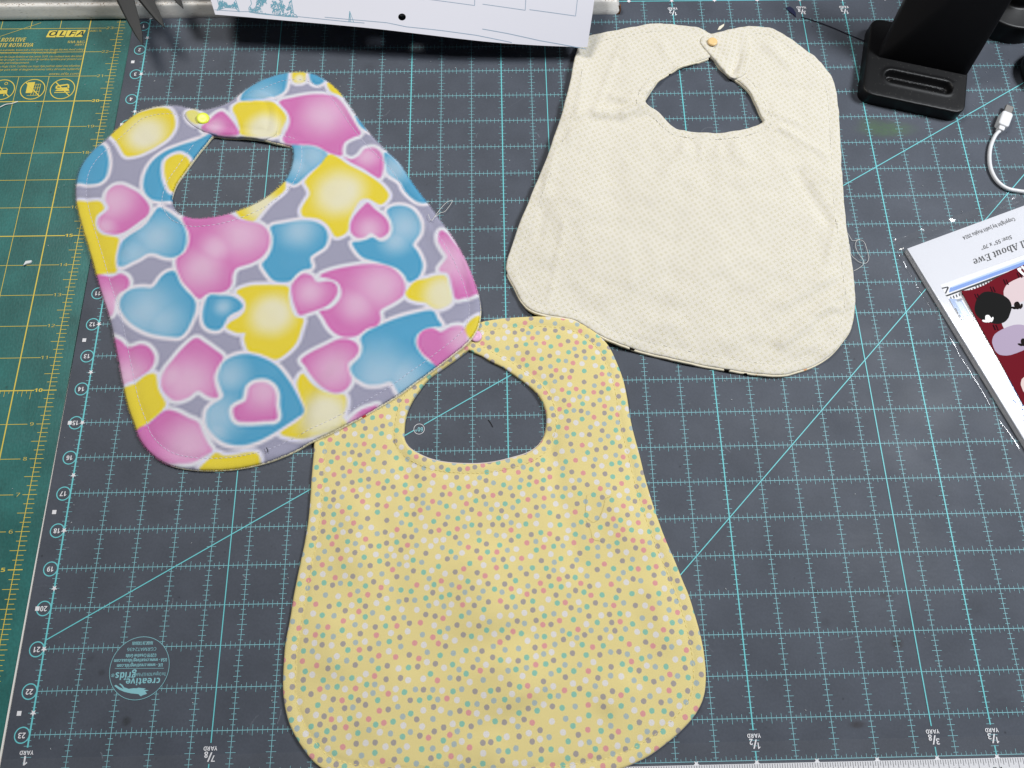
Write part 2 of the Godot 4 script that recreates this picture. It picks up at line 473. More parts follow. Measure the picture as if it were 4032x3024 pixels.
func worn_picture(w: int, h: int, base: Color, seed_: int, spread: float, per_in: float, marks: bool) -> ImageTexture:
	var im := Image.create(w, h, false, Image.FORMAT_RGBA8)
	var n := FastNoiseLite.new(); n.seed = seed_; n.frequency = 0.012; n.fractal_octaves = 5
	var n2 := FastNoiseLite.new(); n2.seed = seed_ + 3; n2.frequency = 0.25; n2.fractal_octaves = 2
	for y in h:
		for x in w:
			var f := 1.0 + spread * n.get_noise_2d(x, y) + spread * 0.55 * n2.get_noise_2d(x, y)
			im.set_pixel(x, y, Color(base.r * f, base.g * f, base.b * f))
	var rg := RandomNumberGenerator.new(); rg.seed = seed_
	for i in 60:
		soft_spot(im, Vector2(rg.randf() * w, rg.randf() * h), Vector2.ONE * rg.randf_range(4, 26), base * 0.5, rg.randf_range(0.05, 0.22), 0.5, rg)
	for i in 40:
		soft_spot(im, Vector2(rg.randf() * w, rg.randf() * h), Vector2(rg.randf_range(12, 70), rg.randf_range(6, 24)), Color(0.62, 0.64, 0.66), rg.randf_range(0.02, 0.06), 0.6, rg)
	for i in 260:
		soft_spot(im, Vector2(rg.randf() * w, rg.randf() * h), Vector2.ONE * rg.randf_range(1.0, 2.4), base * 0.3, rg.randf_range(0.2, 0.6), 0.5, rg)
	if marks:
		for e in [[24.6, 5.5, 1.3, 0.42, "4f8a35", 0.36], [24.1, 5.2, 0.6, 0.3, "4f8a35", 0.16], [2.35, 22.75, 0.16, 0.16, "20201f", 0.5], [2.1, 21.95, 0.12, 0.12, "20201f", 0.4], [1.55, 21.6, 0.13, 0.12, "20201f", 0.3],
				[26.6, 17.1, 0.35, 0.2, "2a2422", 0.5], [22.0, 21.3, 0.22, 0.2, "2a2220", 0.55], [20.1, 20.0, 0.14, 0.12, "2a2220", 0.5], [21.95, 20.1, 0.3, 0.16, "2a2220", 0.3], [20.65, 23.2, 0.3, 0.12, "2a2220", 0.5], [3.0, 0.6, 0.4, 0.2, "111111", 0.4]]:
			soft_spot(im, Vector2((float(e[0]) + 0.62) * per_in, (float(e[1]) + 0.1) * per_in), Vector2(e[2], e[3]) * per_in, hexc(e[4]), e[5], 0.55, rg)
		for i in 90:
			var a := Vector2(rg.randf() * w, rg.randf() * h); var d := Vector2.from_angle(rg.randf() * TAU) * rg.randf_range(5, 40); var bend := d.orthogonal() * rg.randf_range(-0.2, 0.2)
			var al := rg.randf_range(0.05, 0.22)
			var s := Image.create(2, 2, false, Image.FORMAT_RGBA8); s.fill(Color(0.75, 0.77, 0.8, al))
			for k in 24:
				var t := k / 23.0
				im.blend_rect(s, Rect2i(0, 0, 1, 1), Vector2i(a + d * t + bend * sin(t * PI)))
	return ImageTexture.create_from_image(im)

func setup() -> void:
	noise_a.seed = 3; noise_a.frequency = 0.012; noise_a.fractal_octaves = 3
	noise_b.seed = 8; noise_b.frequency = 0.02; noise_b.fractal_octaves = 3
	noise_c.seed = 15; noise_c.frequency = 0.03; noise_c.fractal_octaves = 2
	heart_out = smooth_loop(pairs(HEART_OUT), 0.13); heart_hole = smooth_loop(pairs(HEART_HOLE), 0.13)
	yel_out = smooth_loop(pairs(YEL_OUT), 0.13); yel_hole = smooth_loop(pairs(YEL_HOLE), 0.13)
	crm_out = smooth_loop(pairs(CRM_OUT), 0.13); crm_hole = smooth_loop(pairs(CRM_HOLE), 0.13)
	yel_hash = dist_hash([yel_out])
	M.teal = mat("teal print", hexc("84bdc6"), 0.55); M.teal_thick = mat("bright teal print", hexc("6cc6cc"), 0.55)
	M.white_print = mat("white print", hexc("e2e2e6"), 0.6)
	M.gold = mat("yellow print", hexc("d9c450"), 0.6); M.gold_pale = mat("pale yellow print", hexc("c9b95a"), 0.6)
	M.ink = mat("black ink", hexc("17171a"), 0.6); M.blue_ink = mat("slate blue ink", hexc("7d93a8"), 0.7); M.teal_ink = mat("teal ink", hexc("5f95a8"), 0.7)
	M.vprint = mat("colour print", Color.WHITE, 0.75, 0.15); M.vprint.vertex_color_use_as_albedo = true
	M.thread = mat("white thread", hexc("e8e6dc"), 0.8); M.thread_yellow = mat("yellow thread", hexc("ead98c"), 0.8); M.thread_navy = mat("navy thread", hexc("12152a"), 0.8)
	M.black = mat("black plastic", hexc("0a0a0c"), 0.42, 0.4); M.black_soft = mat("soft black plastic", hexc("0d0d12"), 0.62, 0.35)
	M.paper = mat("white paper", hexc("cdcdd6"), 0.75, 0.3)

func build_table() -> void:
	var o := thing("work_table", "white worktable showing in the gap between the two cutting mats", "table")
	part(o, "table_top", slab(rect(-14, -10, 44, 34), -1.2, -0.125, 0.06), mat("white table", hexc("dedbd6"), 0.5))

# ---------- the green mat on the left
func G(x: float, v: float) -> Vector2: return Vector2(-1.07 - 0.0062 * (v - 0.8) + x, v)
func build_green_mat() -> void:
	var o := thing("green_cutting_mat", "green cutting mat with yellow ruled lines along the left side", "cutting mat")
	var m := mat("green mat", Color.WHITE, 0.55); m.albedo_texture = worn_picture(420, 1000, hexc("2b6763"), 21, 0.16, 40.0, false); m.uv1_scale = Vector3(1.0 / 1.05, 1.0 / 2.5, 1); m.uv1_offset = Vector3(0.3, 0.02, 0)
	grain(m, 0.35)
	part(o, "mat_sheet", slab(PackedVector2Array([Vector2(-11, -0.3), Vector2(-0.60, -0.3), Vector2(-0.685, 25.5), Vector2(-11, 25.5)]), -0.122, -0.06, 0.012), m)
	var h := -0.056
	var st := new_st()
	for x in range(-9, 0):
		var w := 0.035 if x == -1 else 0.017
		if x == -1: strip(st, G(x, 0.0), G(x, 25.4), w, h)
		else:
			strip(st, G(x, 0.0), G(x, 1.0), w, h)
			strip(st, G(x, 4.0 if x < -3 else 3.0), G(x, 25.4), w, h)
	strip(st, G(0, 0.0), G(0, 25.4), 0.02, h)
	part(o, "grid_lines", done(st), M.gold, "stuff")
	st = new_st()
	for n in range(0, 24):
		var v := 24.0 - n
		strip(st, G(-9, v), G(-0.42, v), 0.03 if n % 5 == 0 else 0.015, h + 0.002)
		strip(st, G(-0.17, v), G(0.22, v), 0.026 if n % 5 == 0 else 0.015, h + 0.002)
		for k in range(1, 8):
			var a: float = [0.0, -0.02, -0.10, -0.02, -0.22, -0.02, -0.10, -0.02][k]; var b: float = [0.0, 0.17, 0.20, 0.17, 0.22, 0.17, 0.20, 0.17][k]
			strip(st, G(a, v - k / 8.0), G(b, v - k / 8.0), 0.014, h + 0.002)
	for i in 72:
		var q := G(-1.0 - i * 0.125, 14.0); var L: float = [0.0, 0.09, 0.18, 0.09, 0.26, 0.09, 0.18, 0.09][i % 8]
		if i % 8: strip(st, q, q + Vector2(0, L), 0.012, h + 0.004)
	for i in range(1, 5): strip(st, G(-1 + i * 0.125, 14.0), G(-1 + i * 0.125, 14.0 + [0, 0.09, 0.18, 0.09, 0.26][i]), 0.012, h + 0.004)
	strip(st, Vector2(-6, 1.75), Vector2(-3.75, 0.75), 0.012, h + 0.006)
	part(o, "ruled_ticks", done(st), M.gold, "stuff")
	for n in range(1, 24):
		var c := G(-0.295, 24.0 - n)
		words(o, "number_print", str(n), P(c.x, h + 0.003, c.y), 0.10, 0, M.gold if n % 5 == 0 else M.gold_pale, "bold" if n % 5 == 0 else "sans", 1.7)
	# the maker's panel
	st = new_st()
	var T := pairs(OLFA_TILES)
	for k in 4: flat_poly(st, T.slice(k * 4, k * 4 + 4), h + 0.004)
	part(o, "logo_tile", done(st), M.gold)
	var dark := mat("green ink", hexc("12352f"), 0.6)
	for k in 4:
		var c := (T[k * 4] + T[k * 4 + 1] + T[k * 4 + 2] + T[k * 4 + 3]) / 4.0
		words(o, "logo_letter", "OLFA"[k], P(c.x, h + 0.008, c.y), 0.19, 0, dark, "bold slant", 1.5)
	words(o, "logo_letter", "®", P(-2.07, h + 0.004, 1.12), 0.07, 0, M.gold_pale)
	for e in [["COUPE ROTATIVE", -4.88, 1.47, 0.16, 1.45, "bold slant"], ["TAPIS POUR / DE CORTE ROTATIVA", -5.27, 1.70, 0.15, 2.8, "bold slant"], ["RM-MG", -2.42, 1.585, 0.10, 0.56, "sans"], ["9891", -2.28, 1.70, 0.08, 0.27, "sans"], ["00801-TK", -1.83, 1.12, 0.05, 0.38, "sans"],
			["rotary cutters and blades. Knives with a fixed blade may damage this mat. Avoid cutting", -3.75, 1.90, 0.055, 3.25, "slant"], ["to avoid excessive wear, rotate and flip mat periodically.", -4.1, 2.02, 0.055, 2.2, "slant"],
			["Couteaux de Coupe Rotative et des Lames OLFA. Les couteaux avec des lames", -3.62, 2.18, 0.055, 3.0, "slant"], ["tapis. Eviter de couper au même endroit de manière répétitive pour prévenir une", -3.65, 2.30, 0.055, 3.05, "slant"], ["usure le tapis périodiquement.", -4.6, 2.43, 0.055, 1.5, "slant"],
			["Rotativas y Hojas OLFA. Cuchillas con hojas fijas podrian dañar esta alfombra.", -3.65, 2.58, 0.055, 3.05, "slant"], ["mismo lugar para evitar el desgaste excesivo; rote y dé vuelta la plancha", -3.65, 2.71, 0.055, 3.05, "slant"], ["www.olfa.com", -2.62, 2.90, 0.085, 0.98, "slant"]]:
		words(o, "panel_print", e[0], P(e[1], h + 0.004, e[2]), e[3], 0, M.gold_pale, e[5], 1.0, e[4])
	# three warning roundels
	for c: Vector2 in [Vector2(-4.53, 3.52), Vector2(-3.535, 3.515), Vector2(-2.555, 3.513)]:
		st = new_st(); ring(st, c, 0.395, 0.03, h + 0.004)
		strip(st, c + Vector2(-0.27, -0.28), c + Vector2(0.27, 0.28), 0.035, h + 0.010)
		part(o, "warning_roundel", done(st), M.gold)
	st = new_st()
	flat_poly(st, pairs([-3.739, 3.237, -3.50, 3.225, -3.52, 3.66, -3.735, 3.671]), h + 0.006)
	for k in 4: strip(st, Vector2(-3.52 + k * 0.073, 3.31), Vector2(-3.56 + k * 0.085, 3.765), 0.015, h + 0.005)
	for k in 4: strip(st, Vector2(-3.53 - k * 0.05, 3.315 + k * 0.15), Vector2(-3.30 + k * 0.003, 3.31 + k * 0.15), 0.015, h + 0.0045)
	flat_poly(st, pairs([-2.80, 3.60, -2.72, 3.54, -2.36, 3.50, -2.31, 3.60]), h + 0.006)
	strip(st, Vector2(-2.80, 3.66), Vector2(-2.29, 3.65), 0.03, h + 0.006)
	for e in [[-2.76, 3.50, -2.40, 3.48], [-2.76, 3.40, -2.40, 3.34], [-2.76, 3.50, -2.76, 3.39], [-2.39, 3.34, -2.36, 3.49]]: strip(st, Vector2(e[0], e[1]), Vector2(e[2], e[3]), 0.055, h + 0.006 + 0.0004 * absf(e[0]))
	flat_poly(st, pairs([-4.7, 3.56, -4.36, 3.53, -4.34, 3.68, -4.7, 3.70]), h + 0.006)
	for e in [[-4.7, 3.475, -4.40, 3.465], [-4.40, 3.465, -4.35, 3.54], [-4.43, 3.70, -4.43, 3.78], [-4.62, 3.70, -4.62, 3.74]]: strip(st, Vector2(e[0], e[1]), Vector2(e[2], e[3]), 0.03, h + 0.0065 + 0.0003 * absf(e[1]))
	ring(st, Vector2(-4.445, 3.275), 0.05, 0.018, h + 0.006, 12)
	part(o, "pictogram", done(st), M.gold)

func grain(m: StandardMaterial3D, k: float, size := 0.6) -> void:
	m.heightmap_enabled = true; m.heightmap_scale = 0.03 * k; m.heightmap_texture = NT.grain if NT.has("grain") else noise_tex(77, 0.35, 512, 0, 1, false, 3); NT.grain = m.heightmap_texture
	m.roughness_texture = NT.rough if NT.has("rough") else noise_tex(31, 0.02, 512, 0.75, 1.0); NT.rough = m.roughness_texture
var NT := {}

# ---------- the grey mat
func build_grey_mat() -> void:
	var o := thing("grey_cutting_mat", "grey cutting mat with teal inch grid and white numbers under the bibs", "cutting mat")
	var m := mat("grey mat", Color.WHITE, 0.68, 0.36)
	m.albedo_texture = worn_picture(1860, 1250, hexc("4c515b"), 5, 0.08, 50.0, true); m.uv1_scale = Vector3(1.0 / 37.2, 1.0 / 25.0, 1); m.uv1_offset = Vector3(0.62 / 37.2, 0.1 / 25.0, 0)
	grain(m, 0.3)
	part(o, "mat_sheet", slab(PackedVector2Array([Vector2(-0.575, -0.6), Vector2(36.6, -0.6), Vector2(36.6, 24.6), Vector2(-0.60, 24.6)]), -0.124, 0.0, 0.012, 1.0), m)
	part(o, "white_edge", slab(PackedVector2Array([Vector2(-0.60, 12.5), Vector2(-0.585, 12.4), Vector2(-0.590, 24.6), Vector2(-0.685, 24.6), Vector2(-0.655, 19.0)]), -0.124, -0.035, 0.0), mat("white mat edge", hexc("e4e2de"), 0.6))
	var h := 0.004
	var thin := new_st(); var thick := new_st()
	var strong := [9, 12, 18, 24, 27]
	for u in range(1, 36):
		if u in strong: continue
		strip(thin, Vector2(u, 0.1), Vector2(u, 23.95), 0.015, h)
	for v in range(1, 24): strip(thin, Vector2(0.0, v), Vector2(36, v), 0.015, h + 0.002)
	strip(thin, Vector2(0, 23.95), Vector2(36, 23.95), 0.015, h + 0.002)
	for x in range(1, 8 * 36):
		var u := x / 8.0; var k := x % 8
		var L: float = 0.0 if k == 0 else (0.128 if k == 4 else (0.1 if k % 2 == 0 else 0.062))
		for v in range(1, 24):
			if k: strip(thin, Vector2(u, v - L), Vector2(u, v + L), 0.0108, h + 0.004)
		if k: strip(thin, Vector2(u, 23.95 - L), Vector2(u, 23.95), 0.0108, h + 0.004)
	for x in range(1, 8 * 24):
		var v := x / 8.0; var k := x % 8
		var L: float = 0.0 if k == 0 else (0.128 if k == 4 else (0.1 if k % 2 == 0 else 0.062))
		if k == 0: continue
		for u in range(0, 36): strip(thin, Vector2(u - L, v), Vector2(u + L, v), 0.0108, h + 0.004)
	part(o, "grid_lines", done(thin), M.teal, "stuff")
	strip(thick, Vector2(0, 0.05), Vector2(0, 23.28), 0.042, h + 0.006)
	strip(thick, Vector2(0, 0.1), Vector2(36, 0.1), 0.03, h + 0.0055)
	for f: Array in [[4.5, 0.028], [9.0, 0.034], [12.0, 0.034], [13.5, 0.028], [18.0, 0.034], [22.5, 0.030], [24.0, 0.034], [27.0, 0.034], [31.5, 0.028]]:
		strip(thick, Vector2(f[0], 0.68), Vector2(f[0], 23.27), f[1], h + 0.006)
		strip(thick, Vector2(f[0], 0.1), Vector2(f[0], 0.36), f[1], h + 0.006)
		strip(thick, Vector2(f[0], 23.74), Vector2(f[0], 24.0), f[1], h + 0.006)
	strip(thick, Vector2(0, 20.785), Vector2(9.36, 15.381), 0.028, h + 0.008)
	strip(thick, Vector2(9.625, 15.228), Vector2(36, 0), 0.028, h + 0.008)
	strip(thick, Vector2(12, 24), Vector2(36, 0), 0.028, h + 0.010)
	for v in range(1, 24): ring(thick, Vector2(-0.19, v), 0.18, 0.028, h + 0.003, 36)
	part(o, "accent_lines", done(thick), M.teal_thick)
	# white print
	var st := new_st()
	star(st, Vector2.ZERO, 0.0)
	var star_mesh := done(st); var spots := []
	for k in range(1, 16): spots.append(Vector2(0.0, 1.5 * k))
	for k in 20: spots.append(Vector2(1.5 * k, 0.1))
	for k in range(11, 20): spots.append(Vector2(1.5 * k, 24.0))
	for q: Vector2 in spots: part(o, "star_print", star_mesh, M.white_print).position = P(q.x, h + 0.012, q.y)
	st = new_st(); flat_poly(st, rect(-0.055, -0.055, 0.055, 0.055), 0.0)
	var square_mesh := done(st)
	for k in range(1, 10): part(o, "square_print", square_mesh, M.white_print).position = P(-0.35, h + 0.010, 2.5 * k)
	for n in range(1, 24): words(o, "number_print", str(n), P(-0.19, h + 0.012, n), 0.125, PI, M.white_print, "bold")
	for v: float in [0.44, 23.39]:
		for f: Array in [[0.0, "1", ""], [4.5, "7", "8"], [9.0, "3", "4"], [12.0, "2", "3"], [13.5, "5", "8"], [18.0, "1", "2"], [22.5, "3", "8"], [24.0, "1", "3"]]:
			words(o, "yard_print", "YARD", P(f[0], h + 0.012, v), 0.09, PI, M.white_print, "bold", 1.0, 0.34)
			if f[2] == "": words(o, "yard_print", "1", P(f[0], h + 0.012, v + 0.17), 0.2, PI, M.white_print, "bold")
			else:
				words(o, "yard_print", f[1], P(f[0] + 0.095, h + 0.012, v + 0.225), 0.135, PI, M.white_print, "bold")
				words(o, "yard_print", "/", P(f[0] + 0.005, h + 0.012, v + 0.185), 0.20, PI, M.white_print, "bold")
				words(o, "yard_print", f[2], P(f[0] - 0.085, h + 0.012, v + 0.135), 0.135, PI, M.white_print, "bold")
	st = new_st(); ring(st, Vector2(9.493, 15.355), 0.148, 0.014, h + 0.010, 36)
	part(o, "angle_roundel", done(st), M.white_print)
	words(o, "angle_print", "60°", P(9.493, h + 0.012, 15.36), 0.12, PI, M.teal, "bold", 1.0, 0.22)
	# the round maker's mark
	st = new_st()
	flat_poly(st, disc(Vector2(2.5, 21.5), 0.745, 48), h + 0.012)
	part(o, "maker_mark_ground", done(st), mat("mark ground", hexc("4c515b"), 0.68, 0.36))
	st = new_st(); ring(st, Vector2(2.5, 21.5), 0.75, 0.013, h + 0.014, 64); strip(st, Vector2(1.88, 21.50), Vector2(3.12, 21.52), 0.009, h + 0.014)
	part(o, "maker_mark_ring", done(st), M.teal)
	st = new_st(); flat_poly(st, pairs(LOGO_HAND), h + 0.014)
	part(o, "maker_mark_hand", done(st), M.teal)
	for e in [["MADE IN TAIWAN", 2.50, 20.90, 0.042, 0.52, "bold"], ["CGRMAT2436", 2.50, 21.05, 0.075, 0.74, "sans"], ["©2019 Creative Grids", 2.50, 21.20, 0.058, 0.78, "bold"], ["USA - www.creativegridsusa.com", 2.50, 21.315, 0.055, 1.34, "bold"], ["UK - www.creativegrids.com", 2.50, 21.435, 0.055, 1.16, "bold"],
			["The Original NON-SLIP Ruler", 2.80, 21.655, 0.045, 0.78, "sans"], ["grids", 2.17, 21.67, 0.17, 0.52, "bold"], ["®", 1.855, 21.66, 0.07, 0.09, "sans"], ["creative.", 2.60, 21.815, 0.155, 0.92, "bold"]]:
		words(o, "maker_mark_print", e[0], P(e[1], h + 0.014, e[2]), e[3], PI, M.teal, e[5], 1.0, e[4])

func star(st: SurfaceTool, c: Vector2, h: float) -> void:
	var p := PackedVector2Array()
	for i in 10: p.append(c + Vector2.from_angle(PI * 0.5 + TAU * i / 10.0) * (0.085 if i % 2 == 0 else 0.036))
	flat_poly(st, p, h)

# ---------- white painted frame at the back
func build_shelf() -> void:
	var o := thing("painted_base_moulding", "worn white painted wooden base moulding behind the cutting mats", "moulding")
	var m := mat("white paint", Color.WHITE, 0.5); m.albedo_texture = worn_picture(512, 128, hexc("e4e1dc"), 44, 0.08, 40.0, false); m.uv1_scale = Vector3(0.35, 1, 1)
	var prof := [Vector2(0.66, 0.0), Vector2(0.655, 0.05), Vector2(0.62, 0.14), Vector2(0.55, 0.29), Vector2(0.515, 0.38), Vector2(0.49, 0.41), Vector2(0.44, 0.42), Vector2(0.40, 0.425), Vector2(0.38, 0.45), Vector2(0.36, 0.52), Vector2(0.31, 0.70), Vector2(0.24, 0.90), Vector2(0.15, 1.03), Vector2(0.05, 1.10), Vector2(-0.1, 1.12)]
	var u1 := 16.15
	var st := new_st(); st.set_smooth_group(1)
	var segs := 60
	for i in prof.size() - 1:
		var a: Vector2 = prof[i]; var b: Vector2 = prof[i + 1]
		for k in segs:
			var x0 := lerpf(-13.0, 1.0, float(k) / segs); var x1 := lerpf(-13.0, 1.0, float(k + 1) / segs)
			x0 = lerpf(-13.0, u1, float(k) / segs); x1 = lerpf(-13.0, u1, float(k + 1) / segs)
			var A := x0; var B := x1; var C := x1; var D := x0
			if k == segs - 1: B = u1 - (0.66 - a.x); C = u1 - (0.66 - b.x)
			var q := [[A, a], [C, b], [B, a], [A, a], [D, b], [C, b]]
			for e in q: st.set_uv(Vector2(e[0] * 0.15, (e[1].y + 0.66 - e[1].x) * 0.7)); st.add_vertex(P(e[0], e[1].y, e[1].x))
		# the return along the right end, mitred into the front
		var fa := u1 - (0.66 - a.x); var fb := u1 - (0.66 - b.x)
		for e in [[fa, a, a.x], [fb, b, b.x], [fb, b, -8.0], [fa, a, a.x], [fb, b, -8.0], [fa, a, -8.0]]: st.set_uv(Vector2(e[2] * 0.15, (e[1].y + 0.66 - e[1].x) * 0.7)); st.add_vertex(P(e[0], e[1].y, e[2]))
	st.generate_normals()
	part(o, "moulding_face", st.commit(), m)
	part(o, "moulding_top", slab(rect(-13, -8, u1 - 0.76, -0.095), 0.2, 1.12), m)
	# dust lying in the groove, chipped corner, hairline crack
	var rg := RandomNumberGenerator.new(); rg.seed = 6
	st = new_st()
	for i in 700:
		var u := rg.randf_range(-5.2, 16.0); var v := rg.randf_range(0.40, 0.5); var r := rg.randf_range(0.005, 0.016)
		if rg.randf() < 0.6: v = rg.randf_range(0.40, 0.45)
		var p := disc(Vector2(u, v), r, 5)
		flat_poly(st, p, 0.43 if v < 0.445 else 0.418, lin(["8a6f55", "b79c80", "d8c7b0", "6f5a48"][rg.randi() % 4]))
	part(o, "dust", done(st), M.vprint, "stuff")
	st = new_st()
	for e in [[-5.0, -1.2], [-1.0, 2.0]]:
		var x: float = e[0]; var y := 0.34
		while x < e[1]:
			var nx := x + rg.randf_range(0.1, 0.3); var ny := clampf(y + rg.randf_range(-0.012, 0.012), 0.32, 0.35)
			var pts := PackedVector3Array([Vector3(x, 0.52 + (0.36 - y) * 3.6 + 0.004, y), Vector3(nx, 0.52 + (0.36 - ny) * 3.6 + 0.004, ny)])
			tube(st, pts, 0.007, 5); x = nx; y = ny
	part(o, "crack", done(st), mat("crack", hexc("4a4542"), 0.9))
	st = new_st()
	flat_edge(st, u1)
	part(o, "chipped_corner", done(st), mat("bare wood", hexc("8f6036"), 0.8))

func flat_edge(st: SurfaceTool, u1: float) -> void:
	var a := [P(u1 + 0.004, 0.0, 0.664), P(u1 - 0.14, 0.0, 0.666), P(u1 - 0.10, 0.05, 0.667), P(u1 - 0.03, 0.10, 0.663), P(u1 + 0.004, 0.16, 0.655)]
	for i in range(1, a.size() - 1): tri(st, a[0], a[i], a[i + 1])
	var b := [P(u1 + 0.006, 0.0, 0.664), P(u1 + 0.006, 0.16, 0.655), P(u1 + 0.003, 0.30, 0.50), P(u1 + 0.006, 0.12, 0.36), P(u1 + 0.006, 0.0, 0.30)]
	for i in range(1, b.size() - 1): tri(st, b[0], b[i], b[i + 1])

# ---------- the bibs
func stitches(kind: String, loop: PackedVector2Array, inset: float, hash_: Dictionary, t: float, er: float, m: Material, o: Node3D, gaps: Array = []) -> void:
	var st := new_st(); var step := 0.115
	for path in Geometry2D.offset_polygon(loop, inset, Geometry2D.JOIN_ROUND):
		var acc := 0.0; var start := Vector2.ZERO; var n := path.size()
		var pts := smooth_loop(path, 0.04)
		n = pts.size(); var i := 0
		while i + 3 < n:
			var a := pts[i]; var j := i
			while j < n - 1 and a.distance_to(pts[j]) < step * 0.8: j += 1
			var b := pts[j]
			var skip := false
			for g: Rect2 in gaps:
				if g.has_point(a): skip = true
			if not skip:
				var ha := top_of(kind, a, absf(inset), t, er); var hb := top_of(kind, b, absf(inset), t, er)
				tube(st, PackedVector3Array([Vector3(a.x, ha - 0.002, a.y), Vector3(lerpf(a.x, b.x, 0.5), (ha + hb) * 0.5 + 0.010, lerpf(a.y, b.y, 0.5)), Vector3(b.x, hb - 0.002, b.y)]), 0.0075, 4)
			var k := j
			while k < n - 1 and b.distance_to(pts[k]) < step * 0.2: k += 1
			i = maxi(k, i + 1)
	part(o, "topstitching", done(st), m, "stuff")
func shifted(p: PackedVector2Array, d: Vector2) -> PackedVector2Array:
	var r := PackedVector2Array()
	for q in p: r.append(q + d)
	return r
func snap(o: Node3D, c: Vector2, h: float, r: float, m: Material, tilt := Vector2.ZERO) -> void:
	var st := new_st()
	lathe(st, Vector2.ZERO, [[r, 0.0], [r, 0.03], [r * 0.95, 0.05], [r * 0.8, 0.062], [r * 0.5, 0.066], [r * 0.2, 0.063], [0.0, 0.058]], 28)
	var s := part(o, "snap_button", done(st, true), m)
	s.transform = Transform3D(Basis(Vector3.RIGHT, tilt.y) * Basis(Vector3.BACK, tilt.x), P(c.x, h, c.y))
func lining_picture(base: String, inks: Array, seed_: int) -> ImageTexture:
	var im := Image.create(512, 512, false, Image.FORMAT_RGBA8); im.fill(hexc(base))
	var rg := RandomNumberGenerator.new(); rg.seed = seed_
	for i in 26:
		var c := Vector2(rg.randf(), rg.randf()) * 512.0; var q := PackedVector2Array()
		var r := rg.randf_range(5, 18)
		for k in 7: q.append(c + Vector2.from_angle(TAU * k / 7.0) * r * rg.randf_range(0.4, 1.0))
		fill_poly(im, q, hexc(inks[rg.randi() % inks.size()]))
	return ImageTexture.create_from_image(im)
func cloth_mat(called: String, tex: Texture2D, bump: float, scale_: float) -> StandardMaterial3D:
	var m := mat(called, Color.WHITE, 0.95, 0.15); m.albedo_texture = tex
	m.rim_enabled = true; m.rim = 0.25; m.rim_tint = 0.6
	m.normal_enabled = false
	m.heightmap_enabled = false
	m.detail_enabled = true; m.detail_albedo = noise_tex(int(scale_ * 7), 0.22, 512, 0.80, 1.0, false, 3); m.detail_blend_mode = BaseMaterial3D.BLEND_MODE_MUL
	m.detail_uv_layer = BaseMaterial3D.DETAIL_UV_2
	return m
